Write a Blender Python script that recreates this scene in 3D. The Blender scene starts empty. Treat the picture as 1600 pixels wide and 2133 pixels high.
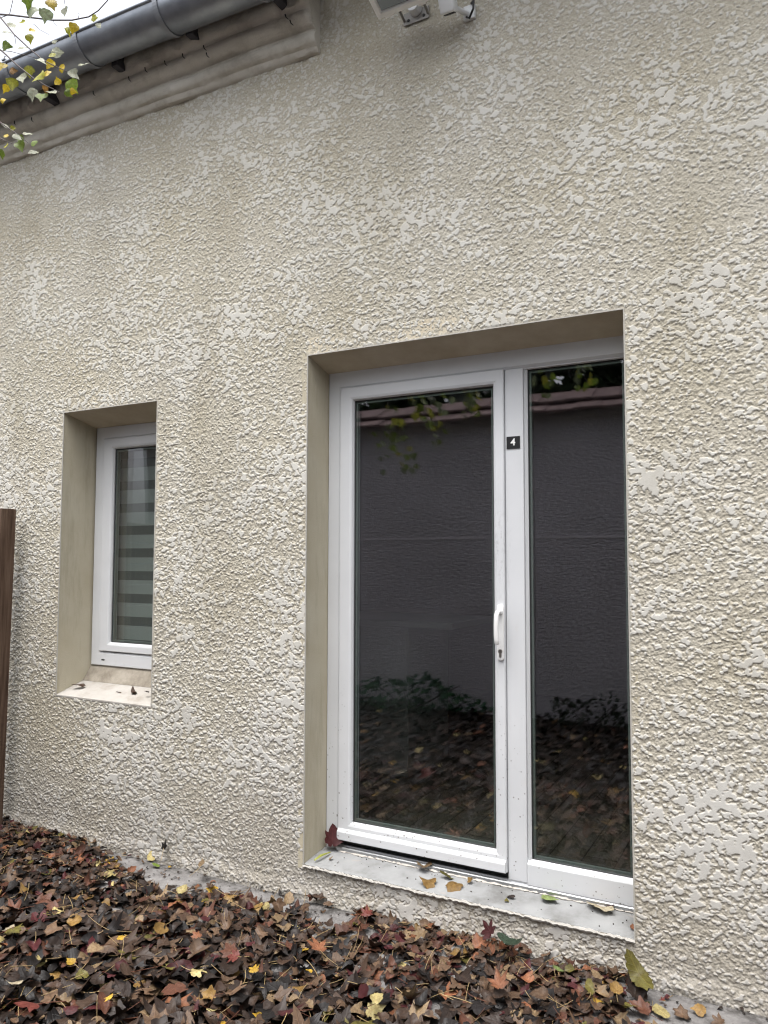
import bpy, bmesh, math, random
import numpy as np
from mathutils import Vector, Matrix
random.seed(7)
rng = np.random.default_rng(7)
R = math.radians

# ------------------------------------------------------------------ camera, sky, sun, exposure
sc = bpy.context.scene
FPX, YAW, PITCH, ROLL = 1591.3, 0.490575, 0.06197, 0.0021632
CAM = Vector((0.0, -2.85, 1.468))
_f = Vector((-math.sin(YAW), math.cos(YAW), 0)); _r = Vector((math.cos(YAW), math.sin(YAW), 0)); _u = Vector((0, 0, 1))
_f2 = _f * math.cos(PITCH) + _u * math.sin(PITCH); _u2 = -_f * math.sin(PITCH) + _u * math.cos(PITCH)
RT = _r * math.cos(ROLL) + _u2 * math.sin(ROLL); UP = -_r * math.sin(ROLL) + _u2 * math.cos(ROLL); FW = _f2
cam_data = bpy.data.cameras.new('camera')
cam_data.sensor_fit = 'VERTICAL'; cam_data.sensor_height = 36.0; cam_data.lens = FPX / 2133.0 * 36.0
cam_data.clip_start = 0.05; cam_data.clip_end = 500
cam = bpy.data.objects.new('camera', cam_data); sc.collection.objects.link(cam)
M = Matrix((RT, UP, -FW)).transposed().to_4x4(); M.translation = CAM
cam.matrix_world = M
sc.camera = cam

SUN_EL, SUN_AZ = R(76), R(0)            # azimuth measured from -Y towards +X
world = bpy.data.worlds.new('World'); sc.world = world; world.use_nodes = True
wn = world.node_tree; wn.nodes.clear()
sky = wn.nodes.new('ShaderNodeTexSky'); sky.sky_type = 'NISHITA'; sky.sun_disc = False
sky.sun_elevation = SUN_EL; sky.sun_rotation = R(180) - SUN_AZ
sky.air_density = 1.0; sky.dust_density = 6.0; sky.ozone_density = 1.0
hs = wn.nodes.new('ShaderNodeHueSaturation'); hs.inputs['Saturation'].default_value = 0.28
bg = wn.nodes.new('ShaderNodeBackground'); bg.inputs['Strength'].default_value = 0.15
wo = wn.nodes.new('ShaderNodeOutputWorld')
# an overcast vault: about three times brighter overhead than at the horizon
tcw = wn.nodes.new('ShaderNodeTexCoord'); sxw = wn.nodes.new('ShaderNodeSeparateXYZ'); mrw = wn.nodes.new('ShaderNodeMapRange')
mrw.inputs['From Min'].default_value = -.1; mrw.inputs['From Max'].default_value = 1.0; mrw.inputs['To Min'].default_value = .55; mrw.inputs['To Max'].default_value = 1.65
vmw = wn.nodes.new('ShaderNodeVectorMath'); vmw.operation = 'SCALE'
wn.links.new(tcw.outputs['Generated'], sxw.inputs[0]); wn.links.new(sxw.outputs['Z'], mrw.inputs['Value']); wn.links.new(mrw.outputs[0], vmw.inputs['Scale'])
wn.links.new(sky.outputs[0], hs.inputs['Color']); wn.links.new(hs.outputs[0], vmw.inputs[0]); wn.links.new(vmw.outputs[0], bg.inputs['Color']); wn.links.new(bg.outputs[0], wo.inputs['Surface'])
sd = bpy.data.lights.new('sun', 'SUN'); sd.energy = 0.5; sd.angle = R(125); sd.color = (1.0, 0.97, 0.93)
sun = bpy.data.objects.new('sun', sd); sc.collection.objects.link(sun)
sdir = Vector((math.sin(SUN_AZ) * math.cos(SUN_EL), -math.cos(SUN_AZ) * math.cos(SUN_EL), math.sin(SUN_EL)))
sun.rotation_euler = sdir.to_track_quat('Z', 'Y').to_euler()
vs = sc.view_settings
vs.view_transform = 'Standard'; vs.look = 'None'; vs.gamma = 1.0; vs.use_curve_mapping = False; vs.exposure = 1.34
sc.cycles.max_bounces = 7; sc.cycles.diffuse_bounces = 4; sc.cycles.glossy_bounces = 3; sc.cycles.transparent_max_bounces = 12
sc.cycles.use_denoising = True; sc.cycles.use_adaptive_sampling = False; sc.cycles.filter_width = 1.2; sc.cycles.caustics_reflective = False; sc.cycles.caustics_refractive = False

# ------------------------------------------------------------------ measuring helpers (photo pixel -> point on a known plane)
def ray(px, py): return RT * (px - 800) + UP * (1066.5 - py) + FW * FPX
def onY(px, py, Y): d = ray(px, py); return CAM + d * ((Y - CAM.y) / d.y)
def onZ(px, py, Z): d = ray(px, py); return CAM + d * ((Z - CAM.z) / d.z)
def onD(px, py, dist): d = ray(px, py); return CAM + d * (dist / FPX)
def project(p):
    v = Vector(p) - CAM; z = v.dot(FW)
    if z < 0.05: return (-9999, -9999, z)
    return (800 + FPX * v.dot(RT) / z, 1066.5 - FPX * v.dot(UP) / z, z)

# ------------------------------------------------------------------ object helpers
COL = sc.collection
def tag(o, label=None, cat=None, group=None, kind=None):
    if label: o['label'] = label
    if cat: o['category'] = cat
    if group: o['group'] = group
    if kind: o['kind'] = kind
    return o
def empty(name, loc=(0, 0, 0), label=None, cat=None, group=None):
    o = bpy.data.objects.new(name, None); o.location = loc; COL.objects.link(o)
    o.empty_display_size = 0.1
    return tag(o, label, cat, group)
class MB:
    def __init__(self): self.v = []; self.f = []
    def add(self, vs_, fs_):
        n = len(self.v); self.v += [tuple(p) for p in vs_]; self.f += [tuple(i + n for i in f) for f in fs_]
    def box(self, x0, x1, y0, y1, z0, z1):
        self.add([(x, y, z) for z in (z0, z1) for y in (y0, y1) for x in (x0, x1)],
                 [(0, 2, 3, 1), (4, 5, 7, 6), (0, 1, 5, 4), (2, 6, 7, 3), (0, 4, 6, 2), (1, 3, 7, 5)])
    def obox(self, c, ax, ay, az, sx, sy, sz):
        c = Vector(c); ax, ay, az = Vector(ax), Vector(ay), Vector(az)
        self.add([c + ax * (sx * i) + ay * (sy * j) + az * (sz * k) for k in (-.5, .5) for j in (-.5, .5) for i in (-.5, .5)],
                 [(0, 2, 3, 1), (4, 5, 7, 6), (0, 1, 5, 4), (2, 6, 7, 3), (0, 4, 6, 2), (1, 3, 7, 5)])
    def extrude_x(self, prof, x0, x1):
        n = len(prof)
        self.add([(x0, y, z) for y, z in prof] + [(x1, y, z) for y, z in prof],
                 [tuple(range(n)), tuple(range(2 * n - 1, n - 1, -1))] + [(i, n + i, n + (i + 1) % n, (i + 1) % n) for i in range(n)])
    def prism(self, poly, y0, y1):            # poly in (x, z), extruded along y
        n = len(poly)
        self.add([(x, y0, z) for x, z in poly] + [(x, y1, z) for x, z in poly],
                 [tuple(range(n)), tuple(range(2 * n - 1, n - 1, -1))] + [(i, n + i, n + (i + 1) % n, (i + 1) % n) for i in range(n)])
    def tube(self, pts, rad, n=8, cap=True, flat=1.0, wide=(1, 0, 0)):
        pts = [Vector(p) for p in pts]
        rad = rad if isinstance(rad, (list, tuple)) else [rad] * len(pts)
        rings = []
        ref = None
        for i, p in enumerate(pts):
            t = (pts[min(i + 1, len(pts) - 1)] - pts[max(i - 1, 0)]).normalized()
            a = Vector(wide) if ref is None else ref
            a = a - t * a.dot(t)
            if a.length < 1e-4: a = Vector((0, 1, 0)) - t * t.y
            a.normalize(); ref = a; b = t.cross(a)
            rings.append([p + a * (rad[i] * math.cos(2 * math.pi * k / n)) + b * (rad[i] * flat * math.sin(2 * math.pi * k / n)) for k in range(n)])
        vs_ = [q for r_ in rings for q in r_]; fs_ = []
        for i in range(len(rings) - 1):
            for k in range(n):
                fs_.append((i * n + k, i * n + (k + 1) % n, (i + 1) * n + (k + 1) % n, (i + 1) * n + k))
        if cap:
            fs_.append(tuple(range(n - 1, -1, -1))); fs_.append(tuple(range((len(rings) - 1) * n, len(rings) * n)))
        self.add(vs_, fs_)
    def ring_frame(self, x0, x1, z0, z1, prof, wl, wr, wb, wt):
        # a mitred rectangular frame; prof: (a, b, y): inset = a * side width + b
        loops = []
        for a, b, y in prof:
            L, Rr, B, T = x0 + a * wl + b, x1 - a * wr - b, z0 + a * wb + b, z1 - a * wt - b
            loops.append([(L, y, B), (Rr, y, B), (Rr, y, T), (L, y, T)])
        n = len(loops); vs_ = [p for l in loops for p in l]; fs_ = []
        for i in range(n):
            j = (i + 1) % n
            for k in range(4):
                fs_.append((i * 4 + k, i * 4 + (k + 1) % 4, j * 4 + (k + 1) % 4, j * 4 + k))
        self.add(vs_, fs_)
    def build(self, name, mat, parent=None, bevel=0.0, seg=2, smooth=False, label=None):
        me = bpy.data.meshes.new(name); me.from_pydata(self.v, [], self.f); me.update()
        bm = bmesh.new(); bm.from_mesh(me)
        bmesh.ops.recalc_face_normals(bm, faces=bm.faces)
        if bevel > 0:
            es = [e for e in bm.edges if len(e.link_faces) == 2 and e.calc_face_angle(0) > R(25)]
            bmesh.ops.bevel(bm, geom=es, offset=bevel, segments=seg, affect='EDGES', profile=0.5, clamp_overlap=True)
        if smooth:
            for f in bm.faces: f.smooth = True
        bm.to_mesh(me); bm.free()
        me.materials.append(mat)
        if smooth:
            try: me.set_sharp_from_angle(angle=R(40))
            except Exception: pass
        o = bpy.data.objects.new(name, me); COL.objects.link(o)
        if parent: o.parent = parent; o.matrix_parent_inverse = Matrix.Translation(-world_loc(parent))
        if label: o['label'] = label
        return o
def world_loc(o):
    # every empty and part is placed by translation only
    p = Vector(o.location)
    return p if o.parent is None else p * 0 + (Vector(o.location) if o.type == 'EMPTY' else Vector((0, 0, 0)))

# ------------------------------------------------------------------ materials
def mat(name, base=(.5, .5, .5), rough=.6, metal=0.0, spec=.4):
    m = bpy.data.materials.new(name); m.use_nodes = True
    b = m.node_tree.nodes['Principled BSDF']
    b.inputs['Base Color'].default_value = (*base, 1); b.inputs['Roughness'].default_value = rough
    b.inputs['Metallic'].default_value = metal; b.inputs['Specular IOR Level'].default_value = spec
    return m
def N(m, t, **kw):
    n = m.node_tree.nodes.new(t)
    for k, v in kw.items():
        if hasattr(n, k): setattr(n, k, v)
        else: n.inputs[k.replace('_', ' ')].default_value = v
    return n
def L(m, a, b): m.node_tree.links.new(a, b)
def BS(m): return m.node_tree.nodes['Principled BSDF']
def obj_co(m, scale=(1, 1, 1)):
    tc = N(m, 'ShaderNodeTexCoord'); mp = N(m, 'ShaderNodeMapping'); mp.inputs['Scale'].default_value = scale
    L(m, tc.outputs['Object'], mp.inputs['Vector']); return mp.outputs['Vector']
def noise(m, vec, scale, detail=4, rough=.55):
    n = N(m, 'ShaderNodeTexNoise'); n.inputs['Scale'].default_value = scale; n.inputs['Detail'].default_value = detail
    n.inputs['Roughness'].default_value = rough; L(m, vec, n.inputs['Vector']); return n.outputs['Fac']
def ramp(m, fac, stops):
    r_ = N(m, 'ShaderNodeValToRGB'); els = r_.color_ramp.elements
    while len(els) < len(stops): els.new(.5)
    for e, (p, c) in zip(els, stops): e.position = p; e.color = (*c, 1) if len(c) == 3 else c
    L(m, fac, r_.inputs['Fac']); return r_.outputs['Color']
def mix(m, fac, a, b, mode='MIX'):
    n = N(m, 'ShaderNodeMix', data_type='RGBA', blend_type=mode)
    for sock, val in ((n.inputs['Factor'], fac), (n.inputs['A'] if False else n.inputs[6], a), (n.inputs[7], b)):
        if hasattr(val, 'is_linked') or hasattr(val, 'node'): L(m, val, sock)
        elif isinstance(val, (int, float)): sock.default_value = val
        else: sock.default_value = (*val, 1)
    return n.outputs[2]
def bump(m, h, strength=.5, dist=.002, chain=None):
    b = N(m, 'ShaderNodeBump'); b.inputs['Strength'].default_value = strength; b.inputs['Distance'].default_value = dist
    L(m, h, b.inputs['Height'])
    if chain is not None: L(m, chain, b.inputs['Normal'])
    L(m, b.outputs['Normal'], BS(m).inputs['Normal']); return b.outputs['Normal']

# rough render wall
M_wall = mat('rough_render', rough=.92, spec=.15)
co = obj_co(M_wall)
a = noise(M_wall, co, 1.3, 5, .6)
c1 = ramp(M_wall, a, [(.30, (.475, .447, .368)), (.50, (.512, .494, .433)), (.72, (.52, .508, .465))])
pl = N(M_wall, 'ShaderNodeAttribute', attribute_name='flat_top')
c1 = mix(M_wall, pl.outputs['Fac'], mix(M_wall, 1.0, c1, (.93, .905, .865), 'MULTIPLY'), mix(M_wall, .55, c1, (.60, .592, .555)))
st = noise(M_wall, obj_co(M_wall, (2.2, 2.2, .8)), 1.0, 6, .65)
stm = ramp(M_wall, st, [(.50, (0, 0, 0)), (.74, (.55, .55, .55))])
c1 = mix(M_wall, stm, c1, (.35, .315, .235))
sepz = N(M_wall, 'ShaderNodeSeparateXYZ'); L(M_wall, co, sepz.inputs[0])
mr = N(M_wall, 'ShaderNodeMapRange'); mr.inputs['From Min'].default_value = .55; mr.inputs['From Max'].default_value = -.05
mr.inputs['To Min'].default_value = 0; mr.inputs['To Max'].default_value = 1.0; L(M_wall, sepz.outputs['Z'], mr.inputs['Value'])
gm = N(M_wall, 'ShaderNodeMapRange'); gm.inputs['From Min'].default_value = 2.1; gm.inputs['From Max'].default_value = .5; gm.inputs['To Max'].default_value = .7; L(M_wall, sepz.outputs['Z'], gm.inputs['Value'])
c1 = mix(M_wall, gm.outputs[0], c1, mix(M_wall, 1.0, c1, (.93, .935, .965), 'MULTIPLY'))  # cooler skylight low on the wall, painted into the render colour
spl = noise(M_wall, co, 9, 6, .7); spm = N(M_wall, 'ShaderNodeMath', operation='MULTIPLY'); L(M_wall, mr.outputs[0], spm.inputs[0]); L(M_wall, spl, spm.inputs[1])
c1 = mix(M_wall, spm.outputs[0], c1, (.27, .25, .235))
# sandy grains of the coarse aggregate show a little lighter and darker than the paste between them
vs1 = N(M_wall, 'ShaderNodeTexVoronoi'); vs1.inputs['Scale'].default_value = 150; L(M_wall, co, vs1.inputs['Vector'])
sepc = N(M_wall, 'ShaderNodeSeparateXYZ'); L(M_wall, vs1.outputs['Color'], sepc.inputs[0])
gcol = ramp(M_wall, sepc.outputs['X'], [(.0, (.84, .825, .80)), (.5, (.97, .965, .95)), (1.0, (1.0, 1.0, 1.0))])
gfl = N(M_wall, 'ShaderNodeMapRange'); gfl.inputs['To Min'].default_value = 1.0; gfl.inputs['To Max'].default_value = .12; L(M_wall, pl.outputs['Fac'], gfl.inputs['Value'])
c1 = mix(M_wall, gfl.outputs[0], c1, mix(M_wall, 1.0, c1, gcol, 'MULTIPLY'))
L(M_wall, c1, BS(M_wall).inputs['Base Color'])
h1 = noise(M_wall, co, 330, 4, .6)
vg = N(M_wall, 'ShaderNodeTexVoronoi'); vg.inputs['Scale'].default_value = 130; L(M_wall, co, vg.inputs['Vector'])
gi = N(M_wall, 'ShaderNodeMath', operation='SUBTRACT'); gi.inputs[0].default_value = 1.0; L(M_wall, pl.outputs['Fac'], gi.inputs[1])
gr = N(M_wall, 'ShaderNodeMath', operation='MULTIPLY'); L(M_wall, vg.outputs['Distance'], gr.inputs[0]); L(M_wall, gi.outputs[0], gr.inputs[1])
gq = N(M_wall, 'ShaderNodeMath', operation='MULTIPLY'); L(M_wall, gr.outputs[0], gq.inputs[0]); gq.inputs[1].default_value = -1.0
nb = bump(M_wall, gq.outputs[0], .5, .0028); bump(M_wall, h1, .5, .0016, nb)

M_reveal = mat('smooth_render', rough=.9, spec=.15)
co = obj_co(M_reveal); a = noise(M_reveal, co, 5, 5)
cr = ramp(M_reveal, a, [(.3, (.455, .41, .305)), (.7, (.515, .478, .375))])
cr = mix(M_reveal, ramp(M_reveal, noise(M_reveal, obj_co(M_reveal, (9, 9, 1.6)), 1.6, 6, .7), [(.5, (0, 0, 0)), (.75, (.55, .55, .55))]), cr, (.30, .26, .185))
L(M_reveal, cr, BS(M_reveal).inputs['Base Color'])
bump(M_reveal, noise(M_reveal, co, 260, 3), .5, .0018)
M_soffit = mat('stained_soffit_render', rough=.9, spec=.15)
co = obj_co(M_soffit); a = noise(M_soffit, co, 7, 6, .65)
L(M_soffit, ramp(M_soffit, a, [(.3, (.52, .45, .33)), (.7, (.64, .58, .46))]), BS(M_soffit).inputs['Base Color'])
bump(M_soffit, noise(M_soffit, co, 240, 3), .5, .0018)
M_up = mat('dirty_upstand_render', rough=.9, spec=.15)
co = obj_co(M_up); L(M_up, ramp(M_up, noise(M_up, co, 14, 6, .7), [(.35, (.20, .175, .14)), (.65, (.33, .30, .25))]), BS(M_up).inputs['Base Color'])
M_bead = mat('corner_bead', (.42, .405, .365), .6)

M_cornice = mat('old_cornice_plaster', rough=.95, spec=.1)
co = obj_co(M_cornice); a = noise(M_cornice, co, 6, 7, .65)
cc = ramp(M_cornice, a, [(.28, (.45, .42, .36)), (.5, (.65, .62, .55)), (.75, (.71, .68, .62))])
st = noise(M_cornice, obj_co(M_cornice, (1.2, 9, 9)), 2.0, 6, .7)
cc = mix(M_cornice, ramp(M_cornice, st, [(.55, (0, 0, 0)), (.75, (.5, .5, .5))]), cc, (.24, .22, .20))
L(M_cornice, cc, BS(M_cornice).inputs['Base Color']); bump(M_cornice, noise(M_cornice, co, 110, 6, .75), .9, .005)

M_strap = mat('galvanised_strap', (.24, .255, .28), .5, metal=.3)
M_zinc = mat('weathered_zinc', rough=.42, metal=.85)
co = obj_co(M_zinc); a = noise(M_zinc, co, 5, 6, .6)
L(M_zinc, ramp(M_zinc, a, [(.3, (.19, .207, .235)), (.7, (.335, .355, .385))]), BS(M_zinc).inputs['Base Color'])
L(M_zinc, ramp(M_zinc, noise(M_zinc, co, 14, 5), [(.3, (.34,) * 3), (.7, (.55,) * 3)]), BS(M_zinc).inputs['Roughness'])

FYP = .165
def pvc(name, speck):
    m = mat(name, (.7, .71, .73), .32, spec=.5)
    co = obj_co(m); a = noise(m, co, 3.5, 5)
    c = ramp(m, a, [(.3, (.59, .605, .622)), (.7, (.65, .665, .68))])
    v = N(m, 'ShaderNodeTexVoronoi'); v.inputs['Scale'].default_value = 52; L(m, co, v.inputs['Vector'])
    spk = ramp(m, v.outputs['Distance'], [(.0, (1, 1, 1)), (.13, (1, 1, 1)), (.20, (0, 0, 0))])
    gate = ramp(m, noise(m, co, 23, 3), [(.49, (0, 0, 0)), (.54, (1, 1, 1))])
    sz = N(m, 'ShaderNodeSeparateXYZ'); L(m, co, sz.inputs[0])
    g = N(m, 'ShaderNodeMapRange'); g.inputs['From Min'].default_value = .95; g.inputs['From Max'].default_value = .3
    L(m, sz.outputs['Z'], g.inputs['Value'])
    k1 = mix(m, 1.0, spk, gate, 'MULTIPLY'); k2 = N(m, 'ShaderNodeMath', operation='MULTIPLY'); L(m, k1, k2.inputs[0]); L(m, g.outputs[0], k2.inputs[1])
    k3 = N(m, 'ShaderNodeMath', operation='MULTIPLY'); L(m, k2.outputs[0], k3.inputs[0]); k3.inputs[1].default_value = speck
    c = mix(m, k3.outputs[0], c, (.10, .085, .07))
    dirt = ramp(m, noise(m, obj_co(m, (1, 1, .35)), 26, 6, .7), [(.60, (0, 0, 0)), (.78, (.35, .35, .35))])
    c = mix(m, dirt, c, (.55, .53, .50))
    # scuffs where hands push the leaf, beside the mullion above the handle
    ds = N(m, 'ShaderNodeVectorMath', operation='DISTANCE'); mp = obj_co(m, (1, 1, .22)); L(m, mp, ds.inputs[0]); ds.inputs[1].default_value = (-1.065, FYP, 1.52 * .22)
    near = N(m, 'ShaderNodeMapRange'); near.inputs['From Min'].default_value = .055; near.inputs['From Max'].default_value = .0; L(m, ds.outputs['Value'], near.inputs['Value'])
    sc1 = mix(m, 1.0, near.outputs[0], ramp(m, noise(m, obj_co(m, (1, 1, .5)), 55, 6, .7), [(.5, (0, 0, 0)), (.66, (.75, .75, .75))]), 'MULTIPLY')
    c = mix(m, sc1, c, (.36, .36, .37))
    L(m, c, BS(m).inputs['Base Color']); bump(m, noise(m, co, 90, 3), .06, .001); return m
M_pvc = pvc('white_plastic', .85)
M_handle = mat('white_handle_plastic', (.80, .80, .79), .28, spec=.5)
M_gasket = mat('black_rubber', (.02, .022, .022), .55)
M_spacer = mat('grey_spacer_bar', (.16, .19, .175), .4, metal=.3)
M_alu = mat('dull_aluminium', (.42, .43, .44), .38, metal=.9)
M_steel = mat('nickel', (.42, .39, .35), .3, metal=1.0)
M_black = mat('black_plastic', (.012, .012, .013), .45)
M_white = mat('white_paint', (.88, .88, .86), .45)
M_whitebox = mat('white_casing', (.72, .74, .75), .35, spec=.5)
M_dark = mat('dark_wood', (.045, .043, .05), .8)

def glass(name, tint, ior, wav):
    m = bpy.data.materials.new(name); m.use_nodes = True; nt = m.node_tree; nt.nodes.clear()
    out = N(m, 'ShaderNodeOutputMaterial'); mx = N(m, 'ShaderNodeMixShader'); lw = N(m, 'ShaderNodeLayerWeight'); lw.inputs['Blend'].default_value = .5; pw = N(m, 'ShaderNodeMath', operation='POWER'); pw.inputs[1].default_value = 5.0; L(m, lw.outputs['Facing'], pw.inputs[0]); fr = N(m, 'ShaderNodeMath', operation='MULTIPLY_ADD'); L(m, pw.outputs[0], fr.inputs[0]); fr.inputs[1].default_value = 1 - ior; fr.inputs[2].default_value = ior
    tr = N(m, 'ShaderNodeBsdfTransparent'); tr.inputs['Color'].default_value = (*tint, 1)
    gl = N(m, 'ShaderNodeBsdfGlossy'); gl.inputs['Roughness'].default_value = .003; gl.inputs['Color'].default_value = (.97, .93, 1.0, 1)
    co = obj_co(m); bm_ = N(m, 'ShaderNodeBump'); bm_.inputs['Strength'].default_value = wav; bm_.inputs['Distance'].default_value = .002
    L(m, noise(m, co, 2.2, 1), bm_.inputs['Height']); L(m, bm_.outputs[0], gl.inputs['Normal'])
    L(m, fr.outputs[0], mx.inputs[0]); L(m, tr.outputs[0], mx.inputs[1]); L(m, gl.outputs[0], mx.inputs[2]); L(m, mx.outputs[0], out.inputs['Surface'])
    return m
M_glass = glass('window_glass', (.84, .88, .865), .112, .05)

M_sill = mat('grey_concrete_sill', rough=.85, spec=.2)
co = obj_co(M_sill); a = noise(M_sill, co, 6, 7, .65)
cs = ramp(M_sill, a, [(.33, (.165, .165, .16)), (.5, (.26, .265, .265)), (.75, (.33, .336, .336))])
pt = ramp(M_sill, noise(M_sill, obj_co(M_sill, (3, 7, 1)), 2.4, 3), [(.66, (0, 0, 0)), (.70, (.6, .6, .6))])
cs = mix(M_sill, pt, cs, (.33, .30, .28))
L(M_sill, cs, BS(M_sill).inputs['Base Color']); bump(M_sill, noise(M_sill, co, 180, 4), .3, .001)
M_sill2 = mat('pale_stone_sill', rough=.85, spec=.2)
co = obj_co(M_sill2); a = noise(M_sill2, co, 8, 7, .7)
L(M_sill2, ramp(M_sill2, a, [(.3, (.28, .255, .22)), (.5, (.375, .355, .325)), (.75, (.42, .405, .38))]), BS(M_sill2).inputs['Base Color'])
bump(M_sill2, noise(M_sill2, co, 200, 4), .4, .001)

M_conc = mat('damp_concrete', rough=.88, spec=.25)
co = obj_co(M_conc); a = noise(M_conc, co, 9, 8, .7)
cg = ramp(M_conc, a, [(.32, (.045, .042, .04)), (.46, (.15, .144, .14)), (.75, (.27, .263, .258))])
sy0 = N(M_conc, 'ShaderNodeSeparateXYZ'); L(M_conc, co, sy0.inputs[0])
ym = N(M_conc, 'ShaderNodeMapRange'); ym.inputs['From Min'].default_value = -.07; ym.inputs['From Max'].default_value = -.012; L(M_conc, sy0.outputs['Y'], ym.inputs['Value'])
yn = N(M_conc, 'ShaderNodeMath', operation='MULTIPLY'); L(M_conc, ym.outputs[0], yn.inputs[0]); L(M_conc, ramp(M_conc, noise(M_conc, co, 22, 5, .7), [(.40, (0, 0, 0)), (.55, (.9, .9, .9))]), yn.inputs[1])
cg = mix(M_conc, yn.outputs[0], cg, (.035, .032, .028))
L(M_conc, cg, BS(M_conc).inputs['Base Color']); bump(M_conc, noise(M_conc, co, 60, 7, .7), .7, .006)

M_wood = mat('weathered_brown_wood', rough=.8, spec=.2)
co = obj_co(M_wood, (22, 22, 1.1)); a = noise(M_wood, co, 3.0, 6, .6)
L(M_wood, ramp(M_wood, a, [(.3, (.045, .027, .018)), (.5, (.095, .06, .042)), (.72, (.15, .105, .075))]), BS(M_wood).inputs['Base Color'])
bump(M_wood, a, .5, .003)

M_opp = mat('opposite_wall_render', rough=.95, spec=.1)
co = obj_co(M_opp); a = noise(M_opp, co, 1.4, 5, .6)
L(M_opp, ramp(M_opp, a, [(.35, (.47, .455, .47)), (.7, (.56, .545, .57))]), BS(M_opp).inputs['Base Color'])
bump(M_opp, noise(M_opp, obj_co(M_opp, (14, 14, 34)), 1.6, 4, .6), 1.0, .03)
M_tile = mat('clay_tile', rough=.8, spec=.2)
co = obj_co(M_tile); a = noise(M_tile, co, 4.5, 6, .65)
L(M_tile, ramp(M_tile, a, [(.3, (.075, .05, .047)), (.6, (.125, .085, .08)), (.8, (.16, .12, .112))]), BS(M_tile).inputs['Base Color'])
bump(M_tile, noise(M_tile, co, 60, 4), .4, .004)
M_in = mat('interior_paint', (.16, .16, .155), .85)
M_floor = mat('interior_floor_planks', rough=.45)
co = obj_co(M_floor)
br = N(M_floor, 'ShaderNodeTexBrick'); br.inputs['Scale'].default_value = 1; br.inputs['Brick Width'].default_value = 1.2; br.inputs['Row Height'].default_value = .14
br.inputs['Mortar Size'].default_value = .003; br.inputs['Color1'].default_value = (.13, .11, .09, 1); br.inputs['Color2'].default_value = (.08, .068, .055, 1); br.inputs['Mortar'].default_value = (.02, .016, .012, 1)
rot = N(M_floor, 'ShaderNodeMapping'); rot.inputs['Rotation'].default_value = (0, 0, R(90)); L(M_floor, co, rot.inputs['Vector']); L(M_floor, rot.outputs[0], br.inputs['Vector'])
L(M_floor, br.outputs['Color'], BS(M_floor).inputs['Base Color'])
M_counter = mat('pale_cabinet', (.22, .22, .21), .5)

def leafmat(name, translucent, rough=.5, spec=.35):
    m = mat(name, rough=rough, spec=spec)
    at = N(m, 'ShaderNodeAttribute', attribute_name='leaf_colour')
    uv = N(m, 'ShaderNodeUVMap', uv_map='leaf_uv')
    sp = N(m, 'ShaderNodeSeparateXYZ'); L(m, uv.outputs[0], sp.inputs[0])
    ab = N(m, 'ShaderNodeMath', operation='ABSOLUTE'); L(m, sp.outputs['X'], ab.inputs[0])
    mid = ramp(m, ab.outputs[0], [(.0, (1, 1, 1)), (.022, (1, 1, 1)), (.045, (0, 0, 0))])
    s1 = N(m, 'ShaderNodeMath', operation='MULTIPLY_ADD'); L(m, ab.outputs[0], s1.inputs[0]); s1.inputs[1].default_value = -.85; L(m, sp.outputs['Y'], s1.inputs[2])
    s2 = N(m, 'ShaderNodeMath', operation='MULTIPLY'); L(m, s1.outputs[0], s2.inputs[0]); s2.inputs[1].default_value = 3.4
    s3 = N(m, 'ShaderNodeMath', operation='PINGPONG'); L(m, s2.outputs[0], s3.inputs[0]); s3.inputs[1].default_value = .5
    side = ramp(m, s3.outputs[0], [(.0, (1, 1, 1)), (.035, (.6, .6, .6)), (.075, (0, 0, 0))])
    vein = mix(m, 1.0, mid, side, 'LIGHTEN')
    c = at.outputs['Color']
    nz = noise(m, uv.outputs[0], 3.5, 6, .7)
    c = mix(m, ramp(m, nz, [(.38, (.0, .0, .0)), (.62, (.75, .75, .75))]), c, mix(m, 1.0, c, (.50, .40, .34), 'MULTIPLY'))
    vf = N(m, 'ShaderNodeMath', operation='MULTIPLY'); L(m, vein, vf.inputs[0]); vf.inputs[1].default_value = .38
    c = mix(m, vf.outputs[0], c, mix(m, 1.0, c, (1.5, 1.45, 1.3), 'MULTIPLY'))
    L(m, c, BS(m).inputs['Base Color'])
    bump(m, mix(m, .6, nz, vein), .45, .0025)
    if translucent:
        nt = m.node_tree; out = nt.nodes['Material Output']; mx = N(m, 'ShaderNodeMixShader'); mx.inputs[0].default_value = translucent
        tl = N(m, 'ShaderNodeBsdfTranslucent'); L(m, c, tl.inputs['Color'])
        L(m, BS(m).outputs[0], mx.inputs[1]); L(m, tl.outputs[0], mx.inputs[2]); L(m, mx.outputs[0], out.inputs['Surface'])
    return m
M_litter = leafmat('fallen_leaf', 0, .48, .22)
M_live = leafmat('living_leaf', .45, .45, .35)
M_twig = mat('twig_bark', (.085, .07, .07), .8)

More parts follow.
